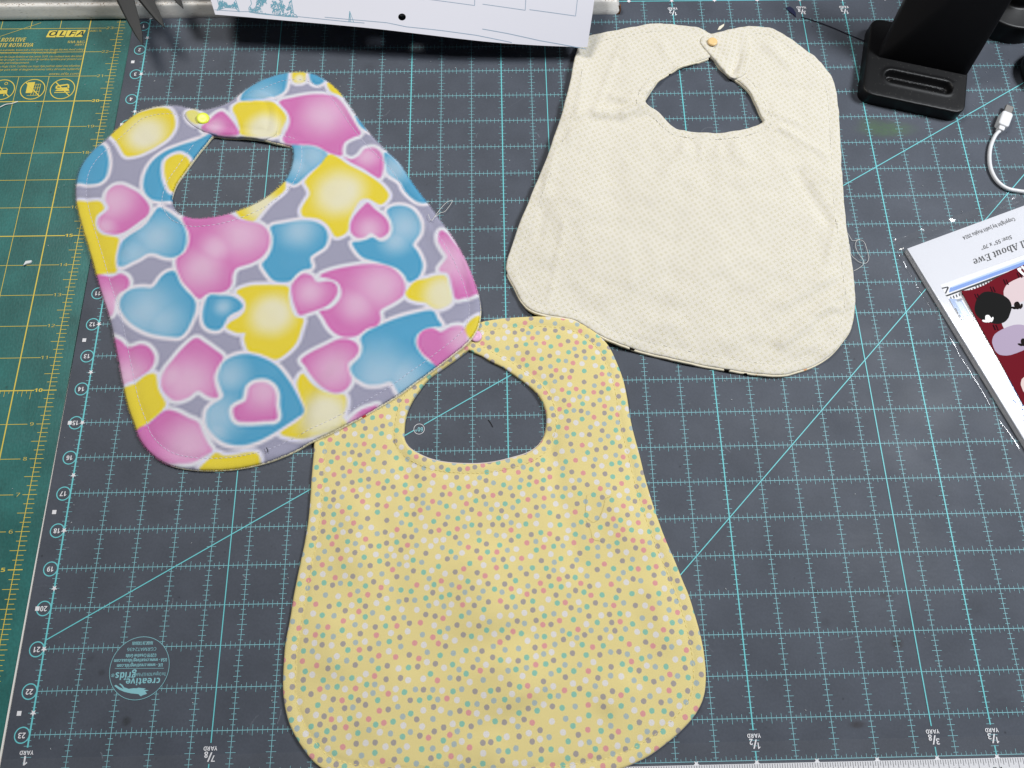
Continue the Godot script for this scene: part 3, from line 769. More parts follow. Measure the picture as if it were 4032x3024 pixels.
func build_bibs() -> void:
	# yellow dotted flannel, lowest of the three
	var o := thing("dotted_bib", "yellow baby bib with pastel polka dots lying in front", "bib", "baby bibs laid out on the mat")
	var dots := cloth_mat("dotted flannel", dot_picture(Vector2(5.8, 11.0), Vector2(11.6, 14.0)), 0.4, 3.0)
	uv2_noise(dots)
	var y_hash := dist_hash([yel_out, yel_hole])
	part(o, "lining", cloth("yellow", shifted(yel_out, Vector2(0.004, 0.012)), shifted(yel_hole, Vector2(-0.006, -0.03)), 0.5, 0.035, 0.03, Vector2.ZERO, Vector2(4, 4), 0.03, -0.012), plain_cloth("pale pink lining", lining_picture("cfc3c0", ["b9a9a6", "d9cfc8"], 3)))
	part(o, "front_fabric", with_uv2(cloth("yellow", yel_out, yel_hole, 0.16, 0.085, 0.07, Vector2(5.8, 11.0), Vector2(11.6, 14.0), 0.06)), dots)
	stitches("yellow", yel_out, -0.32, y_hash, 0.085, 0.07, M.thread_yellow, o)
	stitches("yellow", yel_hole, 0.27, y_hash, 0.085, 0.07, M.thread_yellow, o)
	var c := up_e(YS)
	snap(o, c, lift("yellow", c) + 0.085, 0.17, mat("pink snap", hexc("e6b4d8"), 0.3), Vector2(0.0, 0.1))
	# cream cotton
	o = thing("cream_bib", "cream cotton baby bib with a tiny star print and tan snap", "bib", "baby bibs laid out on the mat")
	var cream := cloth_mat("cream cotton", cross_picture(), 0.4, 5.0)
	cream.uv1_scale = Vector3(1.0 / 1.9, 1.0 / 1.9, 1)
	uv2_noise(cream)
	var c_hash := dist_hash([crm_out, crm_hole])
	part(o, "lining", cloth("cream", shifted(crm_out, Vector2(-0.010, 0.05)), shifted(crm_hole, Vector2(0.0, 0.035)), 0.5, 0.05, 0.04, Vector2.ZERO, Vector2(3.2, 3.2), 0.04, -0.02), plain_cloth("printed lining", lining_picture("e9e0c8", ["17120f", "17120f", "e2a878"], 9)))
	part(o, "front_fabric", with_uv2(cloth("cream", crm_out, crm_hole, 0.105, 0.07, 0.06, Vector2.ZERO, Vector2.ONE, 0.05, 0.0, 0.5)), cream)
	var ctab := smooth_loop(pairs(CRM_TAB), 0.12)
	part(o, "neck_strap_end", with_uv2(cloth("cream", ctab, PackedVector2Array(), 0.12, 0.065, 0.06, Vector2(0.7, 0.3), Vector2.ONE, 0.05, 0.055, -0.3)), cream)
	var ring_gap := [Rect2(18.0, 1.3, 1.4, 1.6)]
	stitches("cream", crm_out, -0.33, c_hash, 0.07, 0.06, M.thread, o, ring_gap)
	stitches("cream", crm_hole, 0.28, c_hash, 0.07, 0.06, M.thread, o, ring_gap)
	c = up_e(CS)
	snap(o, c, lift("cream", c) + 0.135, 0.165, mat("tan snap", hexc("ecc98e"), 0.35))
	# hearts fleece
	o = thing("heart_print_bib", "fleece baby bib printed with pink, blue and yellow hearts", "bib", "baby bibs laid out on the mat")
	var org := Vector2(-1.6, 2.9); var size := Vector2(13.1, 13.8)
	var fl := cloth_mat("heart fleece", heart_picture(org, size), 0.6, 2.0)
	fl.rim = 0.5
	uv2_noise(fl)
	var h_hash := dist_hash([heart_out, heart_hole])
	var edge_lining := plain_cloth("cream printed lining", lining_picture("efe6c4", ["15110f", "15110f", "cf4436", "e9b98c"], 4))
	part(o, "lining", cloth("heart", shifted(heart_out, Vector2(0.022, 0.032)), shifted(heart_hole, Vector2(0.0, 0.035)), 0.5, 0.05, 0.04, Vector2.ZERO, Vector2(4.2, 4.2), 0.04, -0.01), edge_lining)
	part(o, "front_fabric", with_uv2(cloth("heart", heart_out, heart_hole, 0.15, 0.10, 0.09, org, size, 0.06)), fl)
	var htab := smooth_loop(pairs(HEART_TAB), 0.12)
	part(o, "neck_strap_end", with_uv2(cloth("heart", htab, PackedVector2Array(), 0.12, 0.09, 0.09, org, size, 0.05, 0.06)), fl)
	var hg := [Rect2(1.6, 4.4, 3.0, 1.5), Rect2(9.0, 7.9, 0.9, 1.4)]
	stitches("heart", heart_out, -0.33, h_hash, 0.10, 0.09, mat("lilac thread", hexc("cfcdde"), 0.8), o, hg)
	stitches("heart", heart_hole, 0.28, h_hash, 0.10, 0.09, mat("blue white thread", hexc("d9dcea"), 0.8), o, hg)
	c = up_e(HS)
	snap(o, c, lift("heart", c) + 0.15, 0.20, mat("lime snap", hexc("e6f04a"), 0.35), Vector2(-0.1, 0.12))
	fuzz(o, fl, org, size)
func up_e(a: Array) -> Vector2: return Vector2(a[0], a[1])
func plain_cloth(called: String, tex: Texture2D) -> StandardMaterial3D:
	var m := mat(called, Color.WHITE, 0.95, 0.15); m.albedo_texture = tex; return m
func uv2_noise(m: StandardMaterial3D) -> void:
	m.uv2_scale = Vector3(0.42, 0.42, 1)
func with_uv2(am: ArrayMesh) -> ArrayMesh:
	var a := am.surface_get_arrays(0); var V: PackedVector3Array = a[Mesh.ARRAY_VERTEX]; var U := PackedVector2Array()
	for p in V: U.append(Vector2(p.x, p.z) / IN)
	a[Mesh.ARRAY_TEX_UV2] = U
	var r := ArrayMesh.new(); r.add_surface_from_arrays(Mesh.PRIMITIVE_TRIANGLES, a); return r
func fuzz(o: Node3D, m: Material, org: Vector2, size: Vector2) -> void:
	var rg := RandomNumberGenerator.new(); rg.seed = 19
	var V := PackedVector3Array(); var UV := PackedVector2Array(); var N := PackedVector3Array(); var U2 := PackedVector2Array()
	for loop: PackedVector2Array in [heart_out, heart_hole]:
		var s := signf(signed_area(loop)) * (1.0 if loop == heart_out else -1.0); var n := loop.size()
		for i in n:
			for k in 16:
				var b := loop[i].lerp(loop[(i + 1) % n], rg.randf())
				var t := (loop[(i + 1) % n] - loop[i]).normalized(); var out_ := Vector2(t.y, -t.x) * s
				var h := lift("heart", b) + rg.randf_range(0.02, 0.09)
				var d := (out_ + t * rg.randf_range(-0.9, 0.9)).normalized() * rg.randf_range(0.02, 0.055)
				var w := t * 0.006; var base := b - out_ * 0.02; var tip := b + d
				var hh := h + rg.randf_range(-0.02, 0.03)
				V.append_array([P(base.x - w.x, h, base.y - w.y), P(base.x + w.x, h, base.y + w.y), P(tip.x, hh, tip.y)])
				var inner := (b - out_ * 0.06 - org) / size
				for z in 3: UV.append(inner); N.append(Vector3(out_.x, 1.2, out_.y).normalized()); U2.append(b)
	var a := []; a.resize(Mesh.ARRAY_MAX); a[Mesh.ARRAY_VERTEX] = V; a[Mesh.ARRAY_TEX_UV] = UV; a[Mesh.ARRAY_NORMAL] = N; a[Mesh.ARRAY_TEX_UV2] = U2
	var am := ArrayMesh.new(); am.add_surface_from_arrays(Mesh.PRIMITIVE_TRIANGLES, a)
	part(o, "fleece_fuzz", am, m, "stuff")

# ---------- calendar page
func build_page() -> void:
	var o := thing("calendar_page", "white printed calendar page overhanging the back of the mat", "paper")
	var outl := smooth_loop(pairs([2.77, 1.72, 5.0, 1.93, 7.45, 2.16, 9.5, 2.36, 11.4, 2.50, 13.2, 2.55, 14.866, 2.545]), 0.25, false)
	outl.append_array(smooth_loop(pairs([14.99, 1.85, 15.105, 1.16, 15.25, 0.0, 15.9, -5.0]), 0.25, false))
	outl.append_array(smooth_loop(pairs([1.9, -5.0, 2.45, 0.0, 2.56, 1.117]), 0.3, false))
	var hole := disc(Vector2(8.79, 1.775), 0.125, 24)
	part(o, "sheet", cloth("page", outl, hole, 0.22, 0.0, 0.1, Vector2.ZERO, Vector2(12, 12)), M.paper)
	var st := new_st()
	for e in [[SHORE, 0.022], [SHORE2, 0.022], [SHORE3, 0.022]]: page_line(st, pairs(e[0]), e[1])
	for B: Array in [BOX_A, BOX_B, BOX_C, BOX_D]: page_line(st, pairs(B), 0.018)
	part(o, "ruled_print", done(st), M.blue_ink)
	st = new_st(); page_line(st, pairs(SAIL), 0.014)
	part(o, "sailboat_print", done(st), M.teal_ink)
	var rg := RandomNumberGenerator.new(); rg.seed = 2
	st = new_st()
	for R: Array in [ROCK_A, ROCK_B]:
		var p := pairs(R); page_line(st, p, 0.02)
		var lo := p[0]; var hi := p[0]
		for q in p: lo = lo.min(q); hi = hi.max(q)
		for i in 900:
			var a := Vector2(rg.randf_range(lo.x, hi.x), rg.randf_range(lo.y, hi.y))
			var low := (a.y - lo.y) / (hi.y - lo.y)
			if noise_b.get_noise_2d(a.x * 90.0, a.y * 60.0) + low * 0.45 < 0.12: continue
			var b := a + Vector2(rg.randf_range(-0.05, 0.05), rg.randf_range(0.03, 0.16) * (1.2 - low))
			if Geometry2D.is_point_in_polygon(a, p) and Geometry2D.is_point_in_polygon(b, p): page_line(st, PackedVector2Array([a, b]), rg.randf_range(0.008, 0.03), 0.004 + 0.003 * rg.randf())
	part(o, "rock_print", done(st), M.teal_ink, "stuff")
func page_line(st: SurfaceTool, p: PackedVector2Array, w: float, up := 0.004) -> void:
	for i in p.size() - 1:
		var k := maxi(1, int(ceil(p[i].distance_to(p[i + 1]) / 0.3)))
		for j in k:
			var a := p[i].lerp(p[i + 1], float(j) / k); var b := p[i].lerp(p[i + 1], float(j + 1) / k)
			var n := (b - a).normalized().orthogonal() * w * 0.5
			var q := [a + n, b + n, b - n, a + n, b - n, a - n]
			if ((q[1] as Vector2) - q[0]).cross((q[2] as Vector2) - q[0]) < 0.0: q = [a + n, b - n, b + n, a + n, a - n, b - n]
			for e: Vector2 in q: st.add_vertex(P(e.x, lift("page", e) + up, e.y))

# ---------- dark blades reaching over the moulding
func blade(o: Node3D, called: String, tip: Vector3, root: Vector3, w: float, thick: float, m: Material) -> void:
	var st := new_st(); st.set_smooth_group(-1); var d := (tip - root); var t := d.normalized(); var side := t.cross(Vector3.UP).normalized(); var up := side.cross(t).normalized()
	var rows := []
	for k in 13:
		var f := k / 12.0; var c := root + d * f
		var hw := w * 0.5 * pow(1.0 - f, 0.62) + 0.012; var ht := thick * 0.5 * (1.0 - f * 0.75)
		var bow := side * 0.05 * sin(f * PI)
		rows.append([c - side * hw + bow - up * ht, c - side * hw + bow + up * ht * 0.4, c + side * hw * 0.15 + bow + up * ht, c + side * hw * 0.75 + bow + up * ht * 0.9, c + side * hw + bow - up * ht * 0.6, c + side * hw * 0.3 + bow - up * ht])
	for k in 12:
		for i in 6:
			var j := (i + 1) % 6
			var a: Vector3 = rows[k][i] * IN; var b: Vector3 = rows[k][j] * IN; var c: Vector3 = rows[k + 1][j] * IN; var e: Vector3 = rows[k + 1][i] * IN
			tri(st, a, b, c); tri(st, a, c, e)
	for i in range(1, 5): tri(st, rows[0][0] * IN, rows[0][i + 1] * IN, rows[0][i] * IN); tri(st, rows[12][0] * IN, rows[12][i] * IN, rows[12][i + 1] * IN)
	part(o, called, done(st), m)
func build_scissors() -> void:
	var steel := mat("dark steel", hexc("343536"), 0.5); steel.metallic = 0.3
	var o := thing("large_scissors", "large dark steel scissors with open blades jutting over the mat", "scissors", "scissors on the moulding")
	blade(o, "blade", Vector3(0.60, 1.18, 2.90), Vector3(-1.50, 1.42, -2.2), 0.98, 0.2, steel)
	blade(o, "blade", Vector3(1.22, 1.24, 2.26), Vector3(-1.50, 1.58, -2.2), 0.98, 0.2, steel)
	var st := new_st(); lathe(st, Vector2(-1.50, -2.2), [[0.16, 1.3], [0.16, 1.72], [0.10, 1.75], [0.0, 1.75]], 16)
	part(o, "pivot_screw", done(st, true), steel)
	for s: float in [-1.0, 1.0]:
		st = new_st(); var pts := []
		for k in 21: pts.append(Vector3(-2.6 + s * (0.62 + 0.55 * cos(TAU * k / 20.0 + PI)) + s * 0.1, 1.38, -4.4 + 0.85 * sin(TAU * k / 20.0)))
		tube(st, curve3(pts, 0.1), 0.13, 8)
		tube(st, curve3([Vector3(-1.5, 1.45, -2.1), Vector3(-2.05 + s * 0.12, 1.42, -3.0), Vector3(-2.6 + s * 0.35, 1.38, -3.75)], 0.15), 0.15, 8)
		part(o, "handle", done(st, true), M.black)
	var p := thing("small_snips", "small pointed steel snips, only one tip over the moulding", "scissors", "scissors on the moulding")
	blade(p, "blade", Vector3(1.73, 1.24, 1.50), Vector3(0.05, 1.40, -1.6), 0.70, 0.12, steel)
	st = new_st(); tube(st, curve3([Vector3(0.05, 1.34, -1.5), Vector3(-0.5, 1.3, -2.6), Vector3(-0.8, 1.3, -3.6)], 0.15), 0.12, 8)
	part(p, "handle", done(st, true), M.black)

# ---------- charging stand, round base and a dark coil on the right
func build_stand() -> void:
	var o := thing("charging_stand", "black charging stand with a slotted square base and leaning backrest", "phone stand")
	var c := Vector2(25.80, 3.30); var ang := deg_to_rad(15.6)
	var half := Vector2(1.66, 1.60)
	part(o, "base", cloth("stand", smooth_loop(round_rect(c, half, 0.34, ang), 0.12), PackedVector2Array(), 0.034, 0.44, 0.06, Vector2.ZERO, Vector2.ONE, 0.38), M.black)
	var e1 := Vector2(cos(ang), sin(ang)); var e2 := Vector2(sin(ang), -cos(ang))
	var q := func(x: float, y: float) -> Vector2: return c + e1 * x + e2 * y
	# backrest: a flat plate leaning away
	var n := Node3D.new(); n.name = "unused"
	var lean := deg_to_rad(24.0); var up := Vector3(e2.x * sin(lean), cos(lean), e2.y * sin(lean)); var nrm := Vector3(-e2.x * cos(lean), sin(lean), -e2.y * cos(lean)); var ex := Vector3(e1.x, 0, e1.y)
	var st := new_st(); st.set_smooth_group(1)
	var foot: Vector2 = q.call(0.17, -0.05); var f3 := Vector3(foot.x, 0.40, foot.y)
	var pl := PackedVector2Array()
	for w in round_rect(Vector2(0, 2.6), Vector2(1.46, 2.75), 0.25): pl.append(w)
	var k := pl.size()
	for z in 3:
		for i in k:
			var j := (i + 1) % k
			var lv := [[0.0, -0.32], [0.0, -0.04], [0.035, 0.0], [0.035, 0.0]]
			var pt := func(idx: int, l: int) -> Vector3:
				var w: Vector2 = (pl[idx] - Vector2(0, 2.6)) * (1.0 - lv[l][0] / 1.5) + Vector2(0, 2.6)
				return (f3 + ex * w.x + up * w.y + nrm * lv[l][1]) * IN
			if z < 2: tri(st, pt.call(i, z), pt.call(j, z), pt.call(j, z + 1)); tri(st, pt.call(i, z), pt.call(j, z + 1), pt.call(i, z + 1))
			elif i > 0 and i < k - 1: tri(st, pt.call(0, 2), pt.call(i, 2), pt.call(j, 2)); tri(st, pt.call(0, 0), pt.call(j, 0), pt.call(i, 0))
	n.free()
	var rg := RandomNumberGenerator.new(); rg.seed = 23
	var sd := new_st()
	for i in 120:
		var w: Vector2 = q.call(rg.randf_range(-1.5, 1.5), rg.randf_range(-1.5, 0.0))
		var rr := rg.randf_range(0.003, 0.010)
		flat_poly(sd, disc(w, rr, 5), top_of("stand", w, 0.5, 0.44, 0.06) + 0.004)
	part(o, "dust", done(sd), mat("grey dust", hexc("6f6d6a"), 0.9), "stuff")
	part(o, "backrest", done(st), M.black_soft)
	# round weighted base
	var p := thing("round_base", "round black weighted base standing behind the charging stand", "lamp base")
	st = new_st(); lathe(st, Vector2(29.62, 0.62), [[1.48, 0.0], [1.48, 0.60], [1.47, 0.65], [1.44, 0.68], [1.40, 0.69], [0.7, 0.69], [0.62, 0.72], [0.6, 0.8], [0.6, 6.0], [0.0, 6.0]], 56)
	part(p, "base", done(st, true), M.black)
	# dark loop at the frame's edge
	var r := thing("black_headphone_cushion", "black padded ring at the edge of the mat above the cable", "headphones")
	st = new_st(); var pts := []
	for t in 25: pts.append(Vector3(30.45 + 0.80 * cos(TAU * t / 24.0), 0.26, 3.45 + 0.72 * sin(TAU * t / 24.0)))
	tube(st, curve3(pts, 0.1), 0.25, 12)
	part(r, "padded_ring", done(st, true), M.black)
	st = new_st(); flat_poly(st, disc(Vector2(30.45, 3.45), 0.7, 24), 0.12)
	part(r, "inner_cloth", done(st), mat("grey pink cloth", hexc("a08c8c"), 0.9))
func build_cable() -> void:
	var o := thing("usb_cable", "white USB cable curving over the mat below the charging stand", "cable")
	var white := mat("white plastic", hexc("dfe0e3"), 0.42)
	var st := new_st()
	tube(st, curve3([Vector3(28.22, 0.12, 5.70), Vector3(28.05, 0.09, 5.86), Vector3(27.82, 0.075, 6.26), Vector3(27.68, 0.07, 6.70), Vector3(27.635, 0.07, 7.13), Vector3(27.72, 0.07, 7.52), Vector3(27.93, 0.07, 7.79), Vector3(28.24, 0.07, 7.91), Vector3(28.8, 0.07, 7.95), Vector3(30.2, 0.07, 7.75), Vector3(33, 0.07, 7.0)], 0.08), 0.062, 12)
	part(o, "cord", done(st, true), white)
	var d := (Vector2(28.44, 5.37) - Vector2(28.69, 4.92)).normalized(); var a := d.angle()
	part(o, "plug_housing", slab(round_rect(Vector2(28.42, 5.33), Vector2(0.30, 0.175), 0.09, a), 0.03, 0.27, 0.05), white)
	part(o, "strain_relief", slab(round_rect(Vector2(28.25, 5.64), Vector2(0.10, 0.10), 0.06, a), 0.05, 0.22, 0.035), white)
	var steel := mat("plug metal", hexc("a8a4a0"), 0.35); steel.metallic = 0.8
	part(o, "plug_tip", slab(round_rect(Vector2(28.66, 4.92), Vector2(0.17, 0.125), 0.02, a), 0.11, 0.19, 0.015), steel)

# ---------- pattern booklet in its clear bag
func build_packet() -> void:
	var at := P(PACK[0], 0.0, PACK[1]); var turn := -float(PACK[2])
	var o := thing("pattern_booklet", "quilt pattern booklet with upside-down sheep cover inside clear bag", "booklet", "", at)
	o.rotation.y = turn
	var sheet := mat("booklet paper", hexc("d4d5dc"), 0.6, 0.4)
	for k in 4: part(o, "page", slab(PackedVector2Array([Vector2(-0.05 + 0.016 * k, 0.03 - 0.01 * k), Vector2(5.5, 0.0), Vector2(5.5, 8.5), Vector2(-0.10 + 0.016 * k, 8.5)]), 0.015 + 0.036 * k, 0.043 + 0.036 * k, 0.0), sheet if k == 3 else mat("grey page edge", hexc(["c6c8ce", "d8d9de", "bfc2c8"][k]), 0.7))
	var h := 0.153
	words(o, "title_print", "All About Ewe", P(2.73, h, 1.14), 0.22, PI, M.ink, "serif bold slant", 1.0, 2.14)
	words(o, "size_print", "Size: 55\" x 70\"", P(2.70, h, 0.80), 0.12, PI, M.ink, "bold slant", 1.0, 1.13)
	words(o, "copyright_print", "Copyright by Judit Hajdu 2024", P(2.75, h, 0.30), 0.115, PI, M.ink, "bold", 1.0, 1.88)
	var st := new_st(); strip(st, Vector2(0.29, 1.425), Vector2(5.2, 1.50), 0.010, h)
	part(o, "rule_print", done(st), M.ink)
	st = new_st(); var i := 0
	for e: Array in PACK_PICTURE:
		flat_poly(st, pairs(e[1]), h + 0.001 + 0.0006 * i, lin(e[0])); i += 1
	part(o, "cover_picture", done(st), M.vprint)
	# the bag
	var b := thing("clear_bag", "clear plastic bag with wrinkled edges around the sheep pattern booklet", "bag", "", at)
	b.rotation.y = turn
	var film := mat("clear film", Color(1, 1, 1, 0.015), 0.12, 0.5); film.transparency = BaseMaterial3D.TRANSPARENCY_ALPHA
	part(b, "film", bag_mesh(), film)
func bag_mesh() -> ArrayMesh:
	var V := {}; var st := new_st(); st.set_smooth_group(1)
	var T := pairs(BAG_TOP); var L := pairs(BAG_LEFT)
	var nx := 110; var ny := 170
	var n2 := FastNoiseLite.new(); n2.seed = 9; n2.frequency = 0.9; n2.fractal_octaves = 3; n2.noise_type = FastNoiseLite.TYPE_SIMPLEX_SMOOTH
	var rid := FastNoiseLite.new(); rid.seed = 4; rid.frequency = 1.1; rid.fractal_type = FastNoiseLite.FRACTAL_RIDGED; rid.fractal_octaves = 3
	var edge := func(arr: PackedVector2Array, s: float, axis: int) -> float:
		for k in arr.size() - 1:
			var a := arr[k]; var c := arr[k + 1]
			if s <= c[axis] or k == arr.size() - 2: return lerpf(a[1 - axis], c[1 - axis], (s - a[axis]) / (c[axis] - a[axis]))
		return 0.0
	var pt := func(i: int, j: int) -> Vector3:
		var fx := pow(float(i) / nx, 1.6); var fy := pow(float(j) / ny, 1.5)
		var y0 := 9.2 * fy; var x0: float = edge.call(L, clampf(y0 + L[0].y, L[0].y, L[L.size() - 1].y), 1)
		var x := lerpf(minf(x0, -0.30), 5.9, fx); var yt: float = edge.call(T, clampf(x, T[0].x, T[T.size() - 1].x), 0)
		var y := lerpf(minf(yt, -0.22), 9.1, fy)
		var inx := smoothstep(-0.30, -0.02, x); var iny := smoothstep(-0.34, -0.02, y)
		var inside := inx * iny
		var h := 0.020 + 0.165 * inside
		var rim := (1.0 - inside)
		h += rim * (0.07 * absf(n2.get_noise_2d(x * 0.55, y * 0.55)) + 0.045 * n2.get_noise_2d(x * (1.5 if y > 0.2 else 1.1) + 20.0, y * (0.35 if y > 0.2 else 1.0)) + 0.02)
		h += inside * (0.010 + 0.004 * n2.get_noise_2d(x * 0.35, y * 0.35))
		return P(x, h, y)
	for i in nx:
		for j in ny:
			var a: Vector3 = pt.call(i, j); var b: Vector3 = pt.call(i + 1, j); var c: Vector3 = pt.call(i + 1, j + 1); var d: Vector3 = pt.call(i, j + 1)
			tri(st, a, b, c); tri(st, a, c, d)
	return done(st)

# ---------- ruler tape along the near edge, and the clear tape over it
func build_ruler() -> void:
	var o := thing("tape_measure", "white tape measure strip with black ticks along the near mat edge", "tape measure")
	part(o, "strip", slab(rect(9, 24.02, 34, 24.75), 0.006, 0.026, 0.004), mat("white tape", hexc("dedee2"), 0.45))
	var st := new_st()
	for x in range(-16 * 1, 16 * 14):
		var u := 20.0 + x / 16.0; var k := posmod(x, 16)
		var L: float = 0.5 if k == 0 else (0.24 if k == 8 else (0.19 if k % 4 == 0 else (0.145 if k % 2 == 0 else 0.10)))
		strip(st, Vector2(u, 24.03), Vector2(u, 24.03 + L), 0.011, 0.028)
	for x in range(-16 * 8, -16):
		var u := 20.0 + x / 16.0; var k := posmod(x, 16)
		strip(st, Vector2(u, 24.03), Vector2(u, 24.03 + (0.5 if k == 0 else (0.24 if k == 8 else 0.13))), 0.011, 0.028)
	part(o, "ruled_ticks", done(st), M.ink, "stuff")
	for n in range(26, 42): words(o, "number_print", str(n), P(n - 10.05, 0.030, 24.30), 0.155, 0, mat("grey black ink", hexc("2c2c30"), 0.6) if n == 26 else M.ink, "sans", 1.15)
	var t := thing("clear_packing_tape", "strip of clear packing tape holding the tape measure down", "tape")
	var film := mat("clear tape", Color(1, 1, 1, 0.012), 0.16, 0.4); film.transparency = BaseMaterial3D.TRANSPARENCY_ALPHA
	st = new_st(); st.set_smooth_group(1)
	var nx := 220; var ny := 60
	var pt := func(i: int, j: int) -> Vector3:
		var u := lerpf(-0.55, 34.0, float(i) / nx); var v := lerpf(23.53 + 0.012 * noise_c.get_noise_1d(u * 40.0), 25.0, float(j) / ny)
		var over := smoothstep(23.90, 24.0, v) if u > 9.0 else 0.0
		return P(u, 0.026 + 0.012 * over + 0.004 + 0.0012 * noise_c.get_noise_2d(u * 14.0, v * 30.0), v)
	for i in nx:
		for j in ny:
			tri(st, pt.call(i, j), pt.call(i + 1, j), pt.call(i + 1, j + 1)); tri(st, pt.call(i, j), pt.call(i + 1, j + 1), pt.call(i, j + 1))
	part(t, "film", done(st), film)

# ---------- threads, scraps, lint
func strand(called: String, label: String, cat: String, pts: Array, r: float, m: Material, group := "") -> void:
	var st := new_st(); tube(st, curve3(pts, 0.05), r, 6)
	tag(part(self, called, done(st, true), m), label, cat, group)
func v3(a: Array, h: float, wob := 0.0) -> Array:
	var r := []
	for i in range(0, a.size(), 2): r.append(Vector3(a[i], h + wob * sin(i * 1.7), a[i + 1]))
	return r
func scrap(called: String, label: String, a: Array, h0: float, h1: float, m: Material) -> void:
	tag(part(self, called, slab(pairs(a), h0, h1, 0.006), m), label, "scrap", "")
func build_bits() -> void:
	var thread_w := mat("fine white thread", hexc("f0efea"), 0.7)
	strand("loose_thread", "white thread loop off the right edge of the hearts bib", "thread", [Vector3(9.66, 0.20, 8.57), Vector3(9.77, 0.22, 8.80), Vector3(9.91, 0.14, 8.53), Vector3(10.05, 0.10, 8.29), Vector3(10.23, 0.10, 8.09), Vector3(10.40, 0.10, 8.03), Vector3(10.30, 0.08, 8.22), Vector3(10.16, 0.08, 8.41), Vector3(10.01, 0.12, 8.49), Vector3(9.87, 0.17, 8.66)], 0.006, thread_w, "loose threads")
	strand("loose_thread", "tangled white thread at the right edge of the cream bib", "thread", [Vector3(22.18, 0.14, 10.0), Vector3(22.20, 0.15, 9.87), Vector3(22.29, 0.17, 9.62), Vector3(22.47, 0.17, 9.40), Vector3(22.62, 0.10, 9.36), Vector3(22.71, 0.05, 9.48), Vector3(22.78, 0.04, 9.60), Vector3(22.98, 0.05, 9.57), Vector3(23.11, 0.06, 9.66), Vector3(23.15, 0.06, 9.89), Vector3(23.17, 0.05, 10.2), Vector3(23.06, 0.04, 10.37), Vector3(22.89, 0.04, 10.35), Vector3(22.76, 0.05, 10.25), Vector3(22.61, 0.10, 10.10), Vector3(22.60, 0.14, 9.90), Vector3(22.56, 0.15, 9.66), Vector3(22.42, 0.17, 9.46)], 0.0055, thread_w, "loose threads")
	strand("loose_thread", "short white thread end beside the cream bib tangle", "thread", [Vector3(22.99, 0.05, 9.56), Vector3(22.88, 0.05, 9.62), Vector3(22.83, 0.05, 9.78), Vector3(22.84, 0.05, 9.93), Vector3(22.93, 0.05, 10.16), Vector3(22.99, 0.06, 10.32), Vector3(22.94, 0.05, 10.44), Vector3(22.79, 0.04, 10.55), Vector3(22.63, 0.03, 10.63)], 0.0055, thread_w, "loose threads")
	strand("loose_thread", "navy thread running from the navy scrap to the charging stand", "thread", [Vector3(22.45, 0.02, 0.87), Vector3(22.87, 0.03, 1.05), Vector3(23.39, 0.03, 1.31), Vector3(23.98, 0.03, 1.66), Vector3(24.5, 0.03, 1.95)], 0.014, M.thread_navy, "loose threads")
	scrap("fabric_scrap", "navy blue fabric scrap near the back of the mat", [21.96, 0.459, 22.109, 0.409, 22.216, 0.512, 22.272, 0.691, 22.255, 0.868, 22.164, 0.74, 22.04, 0.612], 0.008, 0.035, mat("navy cloth", hexc("12183a"), 0.9))
	scrap("fabric_scrap", "cream fabric sliver above the tan snap of the cream bib", [19.464, 1.402, 19.54, 1.253, 19.734, 1.131, 19.703, 1.23, 19.566, 1.378], 0.008, 0.03, mat("cream cloth", hexc("e6e0cc"), 0.9))
	scrap("fabric_scrap", "white paper sliver in the shadow under the calendar page", [11.997, 1.799, 12.036, 1.901, 12.363, 1.92, 12.548, 1.871, 12.2, 1.85], 0.008, 0.03, mat("white sliver", hexc("d9d0c4"), 0.8))
	scrap("lint_crumb", "shiny white crumb on the green mat beside the number 14 line", [-2.60, 10.04, -2.55, 9.88, -2.38, 9.86, -2.40, 9.94, -2.5, 9.97], -0.055, 0.0, mat("white crumb", hexc("dfe4e6"), 0.25))
	strand("loose_thread", "white frayed thread on the green mat at the frame edge", "thread", [Vector3(-4.7, -0.04, 4.30), Vector3(-4.46, -0.03, 4.235), Vector3(-4.29, -0.03, 4.13), Vector3(-4.1, -0.04, 4.09), Vector3(-3.92, -0.04, 4.01)], 0.015, thread_w, "loose threads")
	strand("loose_thread", "short black thread inside the neck opening of the dotted bib", "thread", [Vector3(11.45, 0.015, 15.12), Vector3(11.52, 0.02, 15.22), Vector3(11.575, 0.015, 15.335)], 0.010, mat("black thread", hexc("08080a"), 0.8), "loose threads")
	strand("loose_thread", "black thread bit on the near edge of the hearts bib", "thread", [Vector3(5.30, 0.20, 15.86), Vector3(5.34, 0.21, 15.93), Vector3(5.33, 0.20, 16.0)], 0.011, mat("black thread", hexc("08080a"), 0.8), "loose threads")
	var hair := mat("hair", hexc("b09a55"), 0.6)
	var yh := func(a: Array) -> Array:
		var r := []
		for i in range(0, a.size(), 2): r.append(Vector3(a[i], lift("yellow", Vector2(a[i], a[i + 1])) + 0.10, a[i + 1]))
		return r
	strand("stray_hair", "long curled hair on the right half of the dotted bib", "hair", yh.call([14.122, 17.322, 14.066, 17.793, 14.135, 17.981, 14.272, 18.062, 14.419, 17.956, 14.563, 17.646, 14.606, 17.458, 14.77, 17.382]), 0.0022, hair, "stray hairs")
	strand("stray_hair", "short hair trailing below the curled one on the dotted bib", "hair", yh.call([14.071, 18.011, 14.181, 18.291, 14.232, 18.507, 14.478, 18.573]), 0.0022, hair, "stray hairs")
	# specks of dust over the mats
	var rg := RandomNumberGenerator.new(); rg.seed = 77
	var st := new_st()
